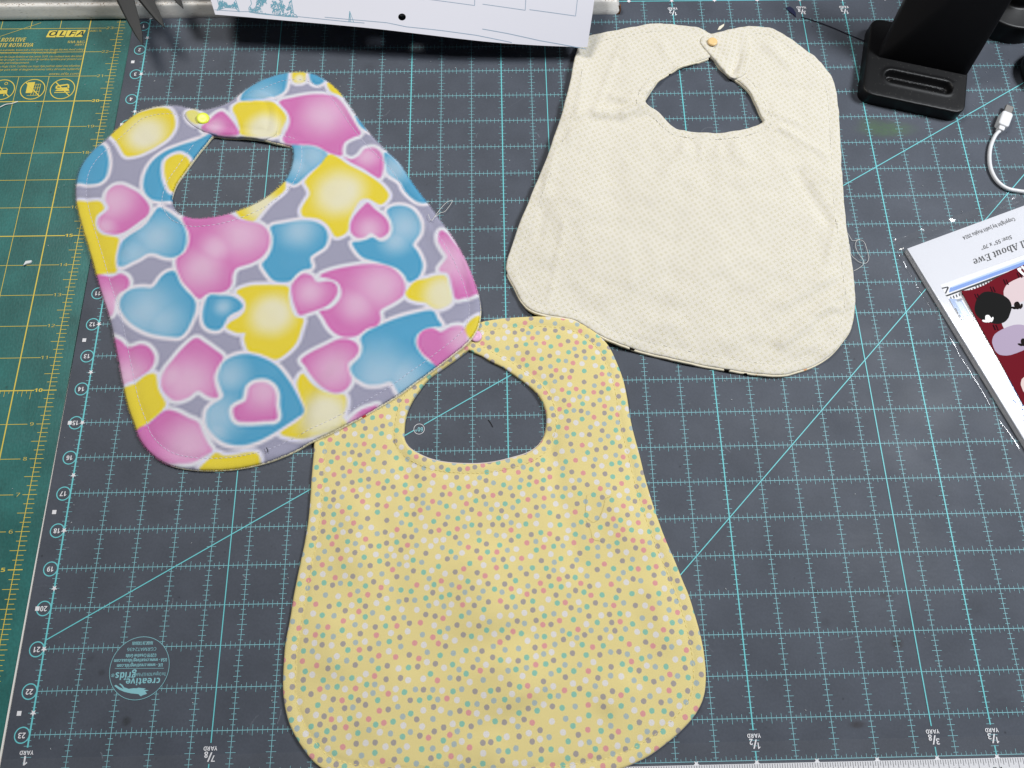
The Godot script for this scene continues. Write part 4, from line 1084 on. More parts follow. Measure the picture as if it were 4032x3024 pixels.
	for i in 260:
		var u := rg.randf_range(-5, 30); var v := rg.randf_range(0.8, 23.4)
		var h := 0.012 if u > -0.5 else -0.05
		var a := Vector2(u, v); var b := a + Vector2.from_angle(rg.randf() * TAU) * rg.randf_range(0.01, 0.05)
		tube(st, PackedVector3Array([Vector3(a.x, h, a.y), Vector3(b.x, h + 0.004, b.y)]), rg.randf_range(0.003, 0.009), 4)
	var lint := part(self, "lint", done(st), mat("lint", hexc("c9ced2"), 0.9), "stuff")
	tag(lint, "fine white lint specks scattered over both cutting mats", "lint")

const HEART_OUT := [1.67,4.45,1.41,4.38,1.02,4.36,0.59,4.43,0.17,4.6,-0.16,4.93,-0.48,5.3,-0.71,5.63,-0.95,5.89,-1.18,6.22,-1.36,6.65,-1.41,7.08,-1.38,7.5,-1.29,7.92,-1.09,8.48,-0.84,9.09,-0.61,9.63,-0.42,10.09,-0.18,10.68,0.04,11.2,0.27,11.7,0.5,12.33,0.76,13.12,0.96,13.72,1.16,14.31,1.32,14.72,1.52,15.12,1.71,15.52,2,15.86,2.36,16.14,2.75,16.31,3.19,16.4,3.63,16.44,4.06,16.44,4.48,16.41,4.9,16.34,5.33,16.23,5.74,16.08,6.16,15.88,6.58,15.67,7.06,15.45,7.49,15.22,7.86,15.03,8.29,14.77,8.73,14.5,9.05,14.27,9.38,14.01,9.71,13.77,10.05,13.51,10.39,13.24,10.73,12.96,10.96,12.72,11.12,12.47,11.21,12.2,11.25,11.88,11.24,11.57,11.16,11.18,11.05,10.8,10.9,10.37,10.72,9.94,10.51,9.53,10.27,9.12,9.98,8.68,9.69,8.22,9.37,7.76,9.12,7.37,8.89,6.97,8.67,6.61,8.35,6.27,8.02,5.9,7.62,5.41,7.29,4.92,7.01,4.46,6.73,4.03,6.39,3.63,5.98,3.31,5.58,3.15,5.19,3.11,4.74,3.16,4.3,3.32,3.87,3.56,3.52,3.85,3.23,4.16,2.93,4.38,2.56,4.52,2.25,4.58,1.96,4.53]
const HEART_HOLE := [2.7,5.53,3.05,5.58,3.5,5.62,4,5.68,4.32,5.73,4.7,5.85,5.08,5.93,5.26,6.01,5.32,6.38,5.27,6.81,5.12,7.24,4.84,7.59,4.5,7.9,4.1,8.14,3.69,8.33,3.29,8.46,2.87,8.53,2.46,8.56,2.15,8.49,1.89,8.35,1.71,8.1,1.64,7.89,1.65,7.61,1.73,7.26,1.9,6.91,2.1,6.51,2.3,6.12,2.51,5.79]
const HEART_TAB := [4.34,5.77,4.02,5.71,3.52,5.66,3.08,5.62,2.76,5.56,2.46,5.45,2.17,5.3,1.93,5.11,1.76,4.9,1.72,4.73,1.79,4.63,1.96,4.59,2.28,4.63,2.62,4.61,3.02,4.46,3.38,4.26,3.92,3.84,4.58,4.16,4.78,5,4.7,5.6]
const HEARTS := [
	{"c": "B", "p": [-0.95,5.89,-0.77,5.86,-0.62,6.08,-0.5,6.44,-0.47,6.8,-0.52,7.09,-0.68,7.26,-0.98,7.29,-1.26,7.25,-1.54,7.22,-1.61,6.79,-1.45,6.29,-1.26,5.92], "s": []},
	{"c": "Y", "p": [-0.63,5.38,-0.33,5.04,0,4.76,0.42,4.56,0.85,4.47,1.17,4.53,1.36,4.8,1.44,5.14,1.38,5.44,1.22,5.7,0.97,5.92,0.69,6.1,0.4,6.24,0.06,6.29,-0.08,6.16,-0.24,5.9,-0.4,5.68], "s": [[0.57,5.47,0.42]]},
	{"c": "B", "p": [2.85,5.42,2.37,5.64,1.96,5.82,1.6,5.96,1.25,6.14,0.97,6.39,0.8,6.68,0.72,7.04,0.73,7.39,0.84,7.67,1.05,7.87,1.29,7.92,1.66,7.91,1.91,7.55,2.15,6.98,2.62,6.2], "s": []},
	{"c": "y", "p": [1.3,6.54,1.46,6.33,1.73,6.24,1.96,6.37,2.08,6.62,1.96,6.91,1.82,7.26,1.73,7.51,1.61,7.58,1.46,7.33,1.34,6.97], "s": []},
	{"c": "Y", "p": [-1.36,7.96,-0.88,7.93,-0.58,7.92,-0.44,8.04,-0.38,8.21,-0.56,8.41,-0.58,8.69,-0.48,8.93,-0.28,9.1,0.03,9.17,0.23,9.24,0.23,9.51,0.22,9.84,0.28,10.17,0.33,10.37,0.04,10.39,-0.43,10.39,-0.79,9.63,-1.19,8.61], "s": []},
	{"c": "P", "p": [-0.38,7.87,-0.36,7.59,-0.2,7.39,0.03,7.34,0.32,7.47,0.59,7.63,0.84,7.88,1.02,8.16,0.99,8.44,0.79,8.64,0.58,8.84,0.36,9.01,0.11,9.09,-0.17,9.05,-0.4,8.89,-0.49,8.69,-0.46,8.48,-0.31,8.32,-0.23,8.18,-0.29,8.04], "s": [[-0.12,7.94,0.47],[-0.26,8.83,0.26]]},
	{"c": "B", "p": [1.3,8.17,1.52,8.27,1.78,8.45,2.02,8.66,2.2,8.93,2.29,9.27,2.28,9.57,2.16,9.8,1.93,9.9,1.66,9.86,1.41,9.76,1.18,9.76,0.96,9.92,0.75,10.04,0.53,10.17,0.37,10.17,0.3,9.91,0.3,9.58,0.38,9.31,0.61,9.08,0.94,8.85,1.13,8.51], "s": [[1.35,9.26,0.53],[0.89,9.78,0.42]]},
	{"c": "P", "p": [-0.3,10.45,0.05,10.49,0.23,10.53,0.45,10.43,0.67,10.53,0.77,10.73,0.73,10.92,0.54,11.04,0.42,11.23,0.43,11.46,0.43,11.68,0.34,11.8,0.08,11.45,-0.19,10.81], "s": [[0.20,11.45,0.42]]},
	{"c": "B", "p": [2.05,10.36,2.16,10.52,2.27,10.75,2.48,11.01,2.71,11.24,2.82,11.46,2.82,11.74,2.74,12.05,2.63,12.33,2.48,12.49,2.17,12.48,1.76,12.41,1.4,12.28,1.03,12.06,0.77,11.8,0.6,11.52,0.59,11.27,0.71,11.05,0.93,10.92,1.22,10.89,1.45,10.91,1.58,10.77,1.69,10.55,1.85,10.4], "s": [[1.38,11.66,0.63],[1.93,11.98,0.47]]},
	{"c": "P", "p": [2.09,8.49,2.44,8.46,2.99,8.47,3.46,8.41,3.78,8.58,4.15,8.69,4.49,8.8,4.72,9.01,4.83,9.31,4.8,9.64,4.62,9.94,4.34,10.13,4.06,10.23,3.89,10.32,3.82,10.55,3.82,10.81,3.72,11,3.5,11.09,3.21,11.09,3.05,11.18,2.94,11.29,2.79,11.21,2.59,10.98,2.35,10.72,2.17,10.39,2.07,10.07,2.11,9.9,2.3,9.74,2.38,9.41,2.34,9.07,2.19,8.8], "s": [[4.01,9.16,0.58],[2.89,10.28,0.47],[3.23,9.62,0.37]]},
	{"c": "Y", "p": [3.72,8.27,4.09,8.03,4.49,7.8,4.83,7.48,5.09,7.2,5.16,7.52,5.04,7.73,4.75,8.01,4.54,8.32,4.38,8.59,4.27,8.69,4.02,8.62,3.8,8.48], "s": [[4.53,8.21,0.32]]},
	{"c": "B", "p": [5.21,5.97,5.59,5.98,5.96,6.02,6.35,6.21,6.39,6.43,6.19,6.68,5.9,6.96,5.64,7.25,5.44,7.39,5.22,7.31,5.06,7.2,5.21,6.81,5.24,6.38], "s": [[5.92,6.39,0.42],[5.58,6.74,0.32]]},
	{"c": "Y", "p": [6.45,6.32,6.74,6.43,7.06,6.69,7.5,6.95,7.88,7.21,8.2,7.5,8.4,7.82,8.31,8.06,8.16,8.16,7.98,8.06,7.79,7.95,7.55,7.98,7.38,8.26,7.22,8.67,7.18,9.08,7.01,9.24,6.83,9.27,6.7,9.07,6.57,8.86,6.31,8.65,6.01,8.58,5.79,8.54,5.72,8.3,5.85,7.99,5.95,7.75,5.88,7.53,5.77,7.32,5.91,7.07,6.19,6.72], "s": [[6.87,7.72,0.50],[6.86,7.62,0.37]]},
	{"c": "B", "p": [8.38,8.37,8.53,8.24,8.8,8.21,9.08,8.31,9.3,8.56,9.43,8.9,9.4,9.21,9.26,9.44,9.2,9.61,9.32,9.78,9.45,10.05,9.51,10.31,9.43,10.61,9.29,10.77,9.08,10.83,8.99,10.63,8.78,10.4,8.48,10.26,8.06,10.12,7.7,9.99,7.48,9.75,7.35,9.48,7.55,9.45,7.79,9.39,7.97,9.32,8.21,9.46,8.45,9.37,8.56,9.1,8.52,8.76,8.42,8.55], "s": [[8.92,8.97,0.47],[8.69,9.44,0.32]]},
	{"c": "P", "p": [7.77,8.09,7.99,8.33,8.24,8.54,8.4,8.75,8.47,9.03,8.38,9.23,8.18,9.33,7.99,9.19,7.87,9.15,7.73,9.29,7.52,9.32,7.33,9.18,7.26,8.94,7.31,8.67,7.45,8.43,7.62,8.22], "s": [[7.87,9.05,0.29]]},
	{"c": "B", "p": [4.83,8.9,5.18,8.79,5.77,8.69,6.2,8.76,6.48,8.96,6.59,9.27,6.52,9.6,6.32,9.77,6.1,9.96,6.14,10.19,6.15,10.32,5.89,10.39,5.7,10.55,5.56,10.74,5.27,10.77,5.04,10.7,4.84,10.47,4.67,10.17,4.8,9.98,4.92,9.65,4.92,9.24], "s": [[5.74,9.05,0.39]]},
	{"c": "P", "p": [6.43,10.59,6.72,10.43,7.18,10.31,7.71,10.23,8.18,10.23,8.54,10.33,8.84,10.6,9,10.95,8.95,11.27,8.69,11.49,8.41,11.65,8.27,11.77,8.3,12.02,8.2,12.24,7.91,12.32,7.64,12.54,7.3,12.59,7,12.46,6.79,12.24,6.63,11.96,6.5,11.74,6.79,11.68,7.04,11.43,7.11,11.15,7,10.83,6.73,10.69], "s": [[8.27,10.94,0.53],[7.59,11.57,0.37]]},
	{"c": "P", "p": [5.82,10.58,5.99,10.51,6.2,10.59,6.3,10.75,6.45,10.8,6.68,10.76,6.92,10.86,6.99,11.12,6.89,11.37,6.67,11.59,6.39,11.71,6.13,11.8,5.91,11.86,5.77,11.6,5.66,11.29,5.61,10.9], "s": [[6.17,11.13,0.32]]},
	{"c": "P", "p": [10.03,9.12,10.24,9.22,10.45,9.53,10.66,9.8,10.96,10.2,11.2,10.73,11.31,11.12,11.02,11.34,10.78,11.4,10.52,11.43,10.43,11.11,10.34,10.72,10.25,10.55,10.05,10.52,10.02,10.38,10.16,10.19,10.25,10.03,10.1,9.76,9.97,9.46], "s": [[10.25,10.19,0.53]]},
	{"c": "Y", "p": [9.09,11.08,9.29,10.83,9.61,10.74,9.96,10.64,10.22,10.68,10.31,10.97,10.4,11.3,10.38,11.55,10.2,11.68,9.97,11.73,9.77,11.64,9.62,11.51,9.39,11.47,9.12,11.37,9.03,11.21], "s": [[10.20,11.29,0.42]]},
	{"c": "B", "p": [7.75,12.63,7.92,12.42,8.2,12.27,8.59,12.09,9.11,11.91,9.8,11.78,9.98,12.05,10.12,12.33,9.92,12.33,9.64,12.38,9.41,12.57,9.36,12.84,9.48,13.12,9.71,13.39,9.94,13.54,10.05,13.67,9.77,13.87,9.44,14.1,9.16,14.27,8.95,14.38,8.77,14.09,8.65,14,8.38,14.08,8.04,14.08,7.81,13.96,7.64,13.83,7.52,13.59,7.62,13.42,7.78,13.24,7.83,12.94], "s": [[8.31,13.79,0.63],[9.04,13.92,0.47]]},
	{"c": "P", "p": [9.47,12.57,9.64,12.41,9.87,12.39,10.07,12.52,10.18,12.49,10.38,12.37,10.67,12.34,10.84,12.44,10.87,12.62,10.84,12.93,10.61,13.23,10.22,13.52,9.99,13.58,9.79,13.36,9.56,13.15,9.42,12.87], "s": [[10.73,12.74,0.32]]},
	{"c": "Y", "p": [10.81,12.44,10.9,12.25,11.1,12.07,11.33,12.01,11.33,12.32,11.16,12.66,10.96,12.74,10.87,12.62], "s": []},
	{"c": "P", "p": [6.06,13.27,6.3,13.06,6.69,12.86,7.13,12.65,7.41,12.66,7.65,12.81,7.72,13.06,7.61,13.27,7.45,13.41,7.49,13.71,7.56,13.95,7.43,14.21,7.16,14.32,6.88,14.23,6.59,13.99,6.34,13.69,6.19,13.45], "s": [[7.07,13.59,0.45]]},
	{"c": "B", "p": [3.19,11.18,3.51,11.19,3.8,11.21,4.04,11.32,4.21,11.52,4.14,11.67,3.92,11.79,3.79,11.92,3.72,12.13,3.6,12.29,3.37,12.28,3.18,12.15,3.08,11.87,3.08,11.5], "s": [[3.64,11.57,0.18]]},
	{"c": "Y", "p": [3.99,11.07,4.3,10.91,4.64,10.87,5.05,10.88,5.49,10.93,5.54,11.22,5.63,11.6,5.8,11.92,6.03,11.98,5.99,12.29,5.88,12.72,5.65,13.02,5.35,13.23,5.12,13.16,4.83,13.04,4.54,12.97,4.44,12.82,4.36,12.57,4.38,12.39,4.15,12.39,3.82,12.23,3.89,12.07,4.16,11.89,4.31,11.64,4.25,11.33], "s": [[5.10,11.84,0.42]]},
	{"c": "P", "p": [0.47,12.48,0.77,12.58,0.96,12.76,1.14,12.79,1.35,12.71,1.58,12.77,1.78,12.99,1.84,13.23,1.74,13.5,1.54,13.67,1.33,13.79,1.12,13.9,0.94,13.95,0.79,13.48,0.59,12.94], "s": [[1.16,13.72,0.42]]},
	{"c": "P", "p": [2.94,12.54,3.21,12.68,3.52,12.9,3.8,13.14,3.69,13.41,3.6,13.71,3.66,14,3.78,14.35,3.5,14.32,3.27,14.17,3.13,14.17,2.95,14.34,2.63,14.44,2.4,14.33,2.18,14.09,2.11,13.8,2.18,13.5,2.37,13.21,2.61,12.85], "s": [[2.85,13.93,0.58],[2.44,13.74,0.37]]},
	{"c": "B", "p": [3.75,13.53,3.84,13.29,4.11,13.12,4.49,13.06,4.96,13.19,5.37,13.44,5.68,13.8,5.96,14.22,6.25,14.8,6.1,14.97,5.79,15.19,5.37,15.47,4.95,15.68,4.53,15.76,4.08,15.67,3.73,15.41,3.53,15.1,3.52,14.75,3.67,14.55,3.9,14.41,3.94,14.3,3.8,14,3.72,13.77], "s": [[3.78,14.87,0.53],[4.05,13.71,0.37],[3.83,15.33,0.32]]},
	{"c": "p", "p": [4.64,14.08,4.8,13.95,5.08,13.94,5.31,14.09,5.42,14.33,5.44,14.62,5.5,15.02,5.17,15.07,4.79,15.09,4.41,15.06,4.28,14.88,4.26,14.68,4.41,14.57,4.57,14.49,4.61,14.31], "s": [[5.07,14.20,0.39]]},
	{"c": "Y", "p": [1.04,14.07,1.4,13.9,1.65,13.67,1.89,13.62,1.96,13.74,2.06,14.09,2.24,14.38,2.32,14.56,2.14,14.84,1.84,15.09,1.49,15.29,1.21,14.71,1.07,14.31], "s": []},
	{"c": "P", "p": [1.6,15.29,1.95,15.07,2.19,14.82,2.39,14.71,2.67,14.77,3.02,14.95,3.31,15.09,3.46,15.38,3.66,15.72,3.79,15.91,3.53,16.08,3.28,16.22,2.85,16.25,2.48,16.22,2.07,16.02,1.81,15.69], "s": [[3.11,15.71,0.53]]},
	{"c": "Y", "p": [3.47,16.48,3.7,16.16,3.9,15.97,4.12,16.06,4.45,16.04,4.76,15.99,5.01,15.99,5.13,16.21,5.02,16.43,4.49,16.53,3.96,16.55], "s": []},
	{"c": "Y", "p": [6.12,13.69,6.27,13.84,6.42,14.02,6.71,14.23,7.11,14.36,7.39,14.39,7.46,14.65,7.41,14.88,7.37,15.05,7.49,15.2,7.27,15.36,6.79,15.52,6.36,15.6,5.98,15.56,5.64,15.45,5.79,15.31,6.11,15.09,6.28,14.8,6.14,14.4,6,13.98], "s": [[6.87,15.01,0.47]]},
	{"c": "P", "p": [7.54,15.14,7.85,14.86,8.13,14.75,8.35,14.7,8.19,14.89,7.87,15.12,7.54,15.31], "s": [[7.59,15.17,0.21]]},
	{"c": "B", "p": [3.49,4.26,3.52,3.95,3.81,3.6,4.24,3.29,4.74,3.1,4.92,3.14,4.93,3.54,4.86,3.89,4.62,4.08,4.19,4.23,3.81,4.26], "s": [[4.25,4.15,0.37]]},
	{"c": "Y", "p": [5.09,3.03,5.45,3.03,5.51,3.51,5.16,3.54], "s": [[5.34,3.42,0.11]]},
	{"c": "B", "p": [5.65,3.15,5.98,3.31,6.16,3.51,5.97,3.65,5.74,3.55], "s": []},
	{"c": "Y", "p": [6.26,3.55,6.59,3.71,6.83,4.11,6.64,4.05,6.37,3.89], "s": []},
	{"c": "P", "p": [4.74,4.31,5.14,4.16,5.71,4.05,6.29,4.05,6.61,4.18,6.89,4.53,7.1,4.92,7.3,5.29,7.44,5.56,7.26,5.67,6.95,5.85,6.87,6.11,6.86,6.36,6.47,6.25,6.09,6.02,5.71,5.94,5.33,5.94,5.01,5.86,4.97,5.64,5.1,5.34,5.14,5.04,5.02,4.7], "s": [[6.27,4.83,0.53]]},
	{"c": "Y", "p": [3.27,4.6,3.44,4.37,3.81,4.32,4.26,4.31,4.58,4.39,4.86,4.66,5.01,4.96,4.91,5.34,4.81,5.6,4.44,5.71,4,5.7,3.62,5.58,3.56,5.32,3.43,4.94], "s": [[4.35,5.37,0.37]]},
	{"c": "P", "p": [2.34,5.34,2.5,5.08,2.72,4.82,2.96,4.71,3.25,5.02,3.46,5.32,3.55,5.58,3.12,5.63,2.67,5.53], "s": [[2.77,5.31,0.21]]},
	{"c": "P", "p": [6.92,6.4,7.17,6.51,7.42,6.37,7.59,6.12,7.87,6.08,8.1,6.27,8.2,6.64,8.18,7,8.1,7.21,7.85,7.06,7.56,6.84,7.18,6.62], "s": [[7.67,6.41,0.26]]},
	{"c": "B", "p": [8.22,6.27,8.48,6.42,8.86,6.9,9.12,7.3,9.43,7.73,9.62,8.08,9.38,8.11,9.13,7.93,8.88,7.65,8.75,7.36,8.37,7.07,8.27,6.71], "s": [[8.49,6.93,0.37]]},
	{"c": "B", "p": [7.25,4.84,7.69,5.38,7.75,5.49,7.5,5.37,7.33,5.14], "s": []},
	{"c": "T", "p": [1.76,4.69,2,4.61,2.28,4.85,2.23,5.17,1.93,5.04], "s": []},
]
const YEL_OUT := [6.57,15.66,6.57,15.1,6.72,14.47,7.09,13.77,7.69,13.24,8.41,12.89,9.2,12.66,9.94,12.46,10.69,12.25,11.27,12.14,11.79,12.05,12.37,12.01,12.95,12.01,13.53,12.08,14.04,12.21,14.44,12.41,14.71,12.66,14.98,13,15.18,13.49,15.34,14.03,15.42,14.56,15.47,15.14,15.56,15.71,15.66,16.22,15.77,16.88,15.9,17.48,16.06,18.11,16.22,18.64,16.39,19.1,16.55,19.61,16.69,20.03,16.8,20.52,16.9,21.06,16.94,21.58,16.92,22.04,16.83,22.45,16.65,22.77,16.37,23.07,16.05,23.33,15.69,23.57,15.29,23.8,14.89,23.96,14.45,24.1,13.77,24.22,12.81,24.3,11.85,24.33,10.9,24.34,9.95,24.3,9,24.25,8.28,24.17,7.66,24.04,7.24,23.86,6.96,23.62,6.7,23.31,6.46,22.95,6.31,22.59,6.22,22.23,6.18,21.82,6.17,21.36,6.18,20.93,6.25,20.41,6.29,19.93,6.34,19.53,6.41,19.03,6.48,18.58,6.54,18.07,6.57,17.54,6.57,17.01,6.57,16.47,6.58,16.03]
const YEL_HOLE := [10.92,13.03,11.03,13.11,11.26,13.21,11.54,13.4,11.88,13.58,12.21,13.83,12.55,14.1,12.82,14.37,13.01,14.69,13.09,15.04,13.08,15.38,12.97,15.72,12.77,15.97,12.49,16.13,12.11,16.24,11.67,16.34,11.19,16.39,10.7,16.38,10.21,16.33,9.77,16.21,9.45,16.05,9.22,15.88,9.1,15.65,9.09,15.37,9.12,15.03,9.25,14.63,9.46,14.28,9.74,13.9,10.07,13.64,10.47,13.35,10.78,13.11]
const CRM_OUT := [19.19,1.64,18.88,1.47,18.46,1.33,17.98,1.25,17.5,1.21,17.01,1.25,16.52,1.33,16.02,1.44,15.53,1.54,15.04,1.71,14.79,1.84,14.66,2.02,14.55,2.39,14.41,2.94,14.29,3.58,14.11,4.29,13.91,5.05,13.68,5.73,13.45,6.46,13.17,7.18,12.93,7.76,12.72,8.33,12.49,8.88,12.34,9.31,12.2,9.74,12.08,10.1,12.04,10.34,12.07,10.6,12.23,10.96,12.4,11.37,12.61,11.71,12.87,11.91,13.28,12.02,13.75,12.1,14.01,12.18,14.36,12.41,14.77,12.7,15.17,12.9,15.57,13.04,16.03,13.19,16.59,13.34,17.14,13.49,17.9,13.66,18.66,13.81,19.31,13.92,19.93,13.96,20.35,13.87,20.84,13.72,21.29,13.49,21.58,13.27,21.89,12.94,22.16,12.61,22.32,12.28,22.43,11.88,22.51,11.42,22.56,10.83,22.59,10.35,22.59,9.87,22.61,9.19,22.66,8.57,22.72,7.93,22.79,7.22,22.85,6.76,22.94,6.06,23,5.58,23.06,5.03,23.1,4.41,23.11,3.98,23.07,3.48,22.9,3.08,22.6,2.63,22.23,2.26,21.86,1.88,21.48,1.58,21.2,1.41,20.71,1.37,20.29,1.38,19.85,1.48,19.47,1.59]
const CRM_HOLE := [19.12,2.62,19.22,2.81,19.39,3.11,19.63,3.4,19.85,3.58,20.08,3.87,20.25,4.19,20.35,4.55,20.45,4.93,20.54,5.23,20.46,5.29,20.15,5.42,19.79,5.54,19.32,5.63,18.91,5.65,18.45,5.63,18.06,5.55,17.66,5.45,17.4,5.2,17.19,4.92,16.97,4.71,16.7,4.58,16.74,4.33,16.91,4.04,17.11,3.73,17.43,3.41,17.81,3.16,18.18,2.98,18.56,2.83,18.87,2.7]
const CRM_TAB := [19.3,2.99,19.21,2.85,19.1,2.65,18.95,2.4,18.8,2.18,18.76,1.99,18.88,1.82,19.17,1.71,19.45,1.65,19.82,1.55,20.38,1.47,20.39,2.4,20.15,3.35,19.71,3.55,19.5,3.34]
const CRM_FOLDS := [[16.04,2.15,15.39,3.88,0.060,0.035],[15.39,3.88,14.92,5.07,0.060,0.040],[14.92,5.07,14.45,6.34,0.050,0.025],[16.69,4.57,15.91,4.94,0.160,0.090],[15.91,4.94,14.98,4.96,0.140,0.080],[14.98,4.96,14.16,5.19,0.160,0.050],[16.53,4.46,15.61,4.24,0.140,0.050],[14.67,5.34,13.71,6.33,0.100,0.045],[14.42,5.81,13.59,6.66,0.080,0.020],[16.80,3.97,15.95,4.32,0.120,0.040],[17.80,3.27,17.17,3.69,0.080,0.050],[18.61,2.88,17.87,3.12,0.060,0.050],[20.58,5.29,21.28,5.70,0.100,0.050],[21.28,5.70,22.41,6.59,0.120,0.035],[20.74,4.93,21.67,5.36,0.120,0.030],[20.02,2.64,19.70,3.29,0.140,-0.050],[17.93,5.72,17.74,6.46,0.060,0.030],[18.44,5.79,18.29,6.66,0.060,0.030],[19.01,5.80,18.88,6.54,0.060,0.030],[19.53,5.81,19.39,6.55,0.070,0.030],[18.19,5.99,16.86,7.49,0.220,0.040],[19.47,5.81,19.82,7.21,0.250,0.030],[16.47,1.93,15.94,2.74,0.200,0.030],[17.34,1.72,17.70,3.05,0.200,0.030],[13.86,8.90,13.56,10.36,0.050,0.030],[13.56,10.36,13.27,11.64,0.050,0.030],[13.52,6.99,13.20,8.27,0.120,0.035],[13.25,8.27,13.05,9.39,0.120,-0.030],[14.39,11.89,17.79,9.52,0.300,0.035],[16.51,11.81,19.38,9.91,0.300,0.035],[19.38,12.14,22.51,10.50,0.220,0.050],[18.65,11.61,21.64,9.45,0.300,0.035],[20.06,12.99,22.21,11.32,0.160,0.050],[15.68,8.43,18.61,6.87,0.350,0.030],[18.79,7.84,21.76,6.71,0.350,0.030],[14.96,13.02,17.44,12.05,0.300,0.030],[17.64,13.18,19.92,12.43,0.300,0.030],[21.35,7.23,22.00,8.84,0.200,-0.040],[22.31,9.03,21.82,10.37,0.100,0.040],[21.81,7.56,22.76,7.25,0.100,0.025],[21.14,12.05,22.30,11.79,0.100,0.040],[14.72,3.23,14.46,4.85,0.120,0.035],[20.82,1.98,21.96,3.32,0.220,0.035],[21.04,3.96,22.46,3.97,0.200,-0.030]]
const YEL_FOLDS := [[8.96,16.15,9.30,16.82,0.220,-0.070],[9.30,16.82,9.27,17.88,0.220,-0.050],[13.11,15.67,13.30,16.56,0.220,-0.070],[13.30,16.56,13.41,17.64,0.260,-0.060],[13.47,17.64,13.82,19.20,0.320,-0.050],[10.91,18.38,11.66,21.11,0.900,0.160],[11.66,21.11,12.37,22.74,0.900,0.140],[14.44,16.58,15.59,19.24,0.450,0.080],[15.59,19.24,16.16,21.68,0.400,0.070],[7.97,17.01,7.72,19.58,0.500,0.090],[7.49,20.07,7.35,21.96,0.500,0.070],[9.40,21.30,8.11,23.54,0.500,0.060],[14.09,22.78,15.14,21.89,0.350,0.080],[12.34,13.20,13.21,12.85,0.200,0.050],[14.88,13.72,15.25,14.91,0.200,0.030],[10.42,23.58,11.87,23.40,0.350,0.050],[8.59,18.08,9.07,20.10,0.400,-0.040]]
const HRT_FOLDS := [[0.97,8.85,0.52,9.71,0.070,0.050],[0.52,9.71,0.38,10.24,0.060,0.030],[1.33,8.24,0.97,8.85,0.100,0.030],[9.26,8.35,10.37,10.13,0.150,0.040],[10.61,9.87,10.90,11.30,0.060,-0.040],[3.69,5.70,4.89,5.86,0.120,0.050],[2.40,5.30,3.42,5.54,0.080,0.030],[0.04,5.05,0.86,4.61,0.150,0.030],[4.13,3.57,5.73,3.35,0.150,0.030],[2.62,10.01,4.13,10.36,0.400,0.020],[6.00,11.98,7.78,13.24,0.400,0.020],[3.04,15.98,5.74,16.03,0.100,0.020],[7.32,15.16,6.24,15.48,0.070,0.030]]
const PACK := [24.351,9.956,-0.350]
const BAG_TOP := [-0.15,-0.47,0.24,-0.43,0.76,-0.47,1.4,-0.49,2.03,-0.49,3.16,-0.46,4.18,-0.5,4.65,-0.48]
const BAG_LEFT := [-0.15,-0.47,-0.26,0.13,-0.26,0.88,-0.21,1.81,-0.19,2.82,-0.19,3.72,-0.19,4.33]
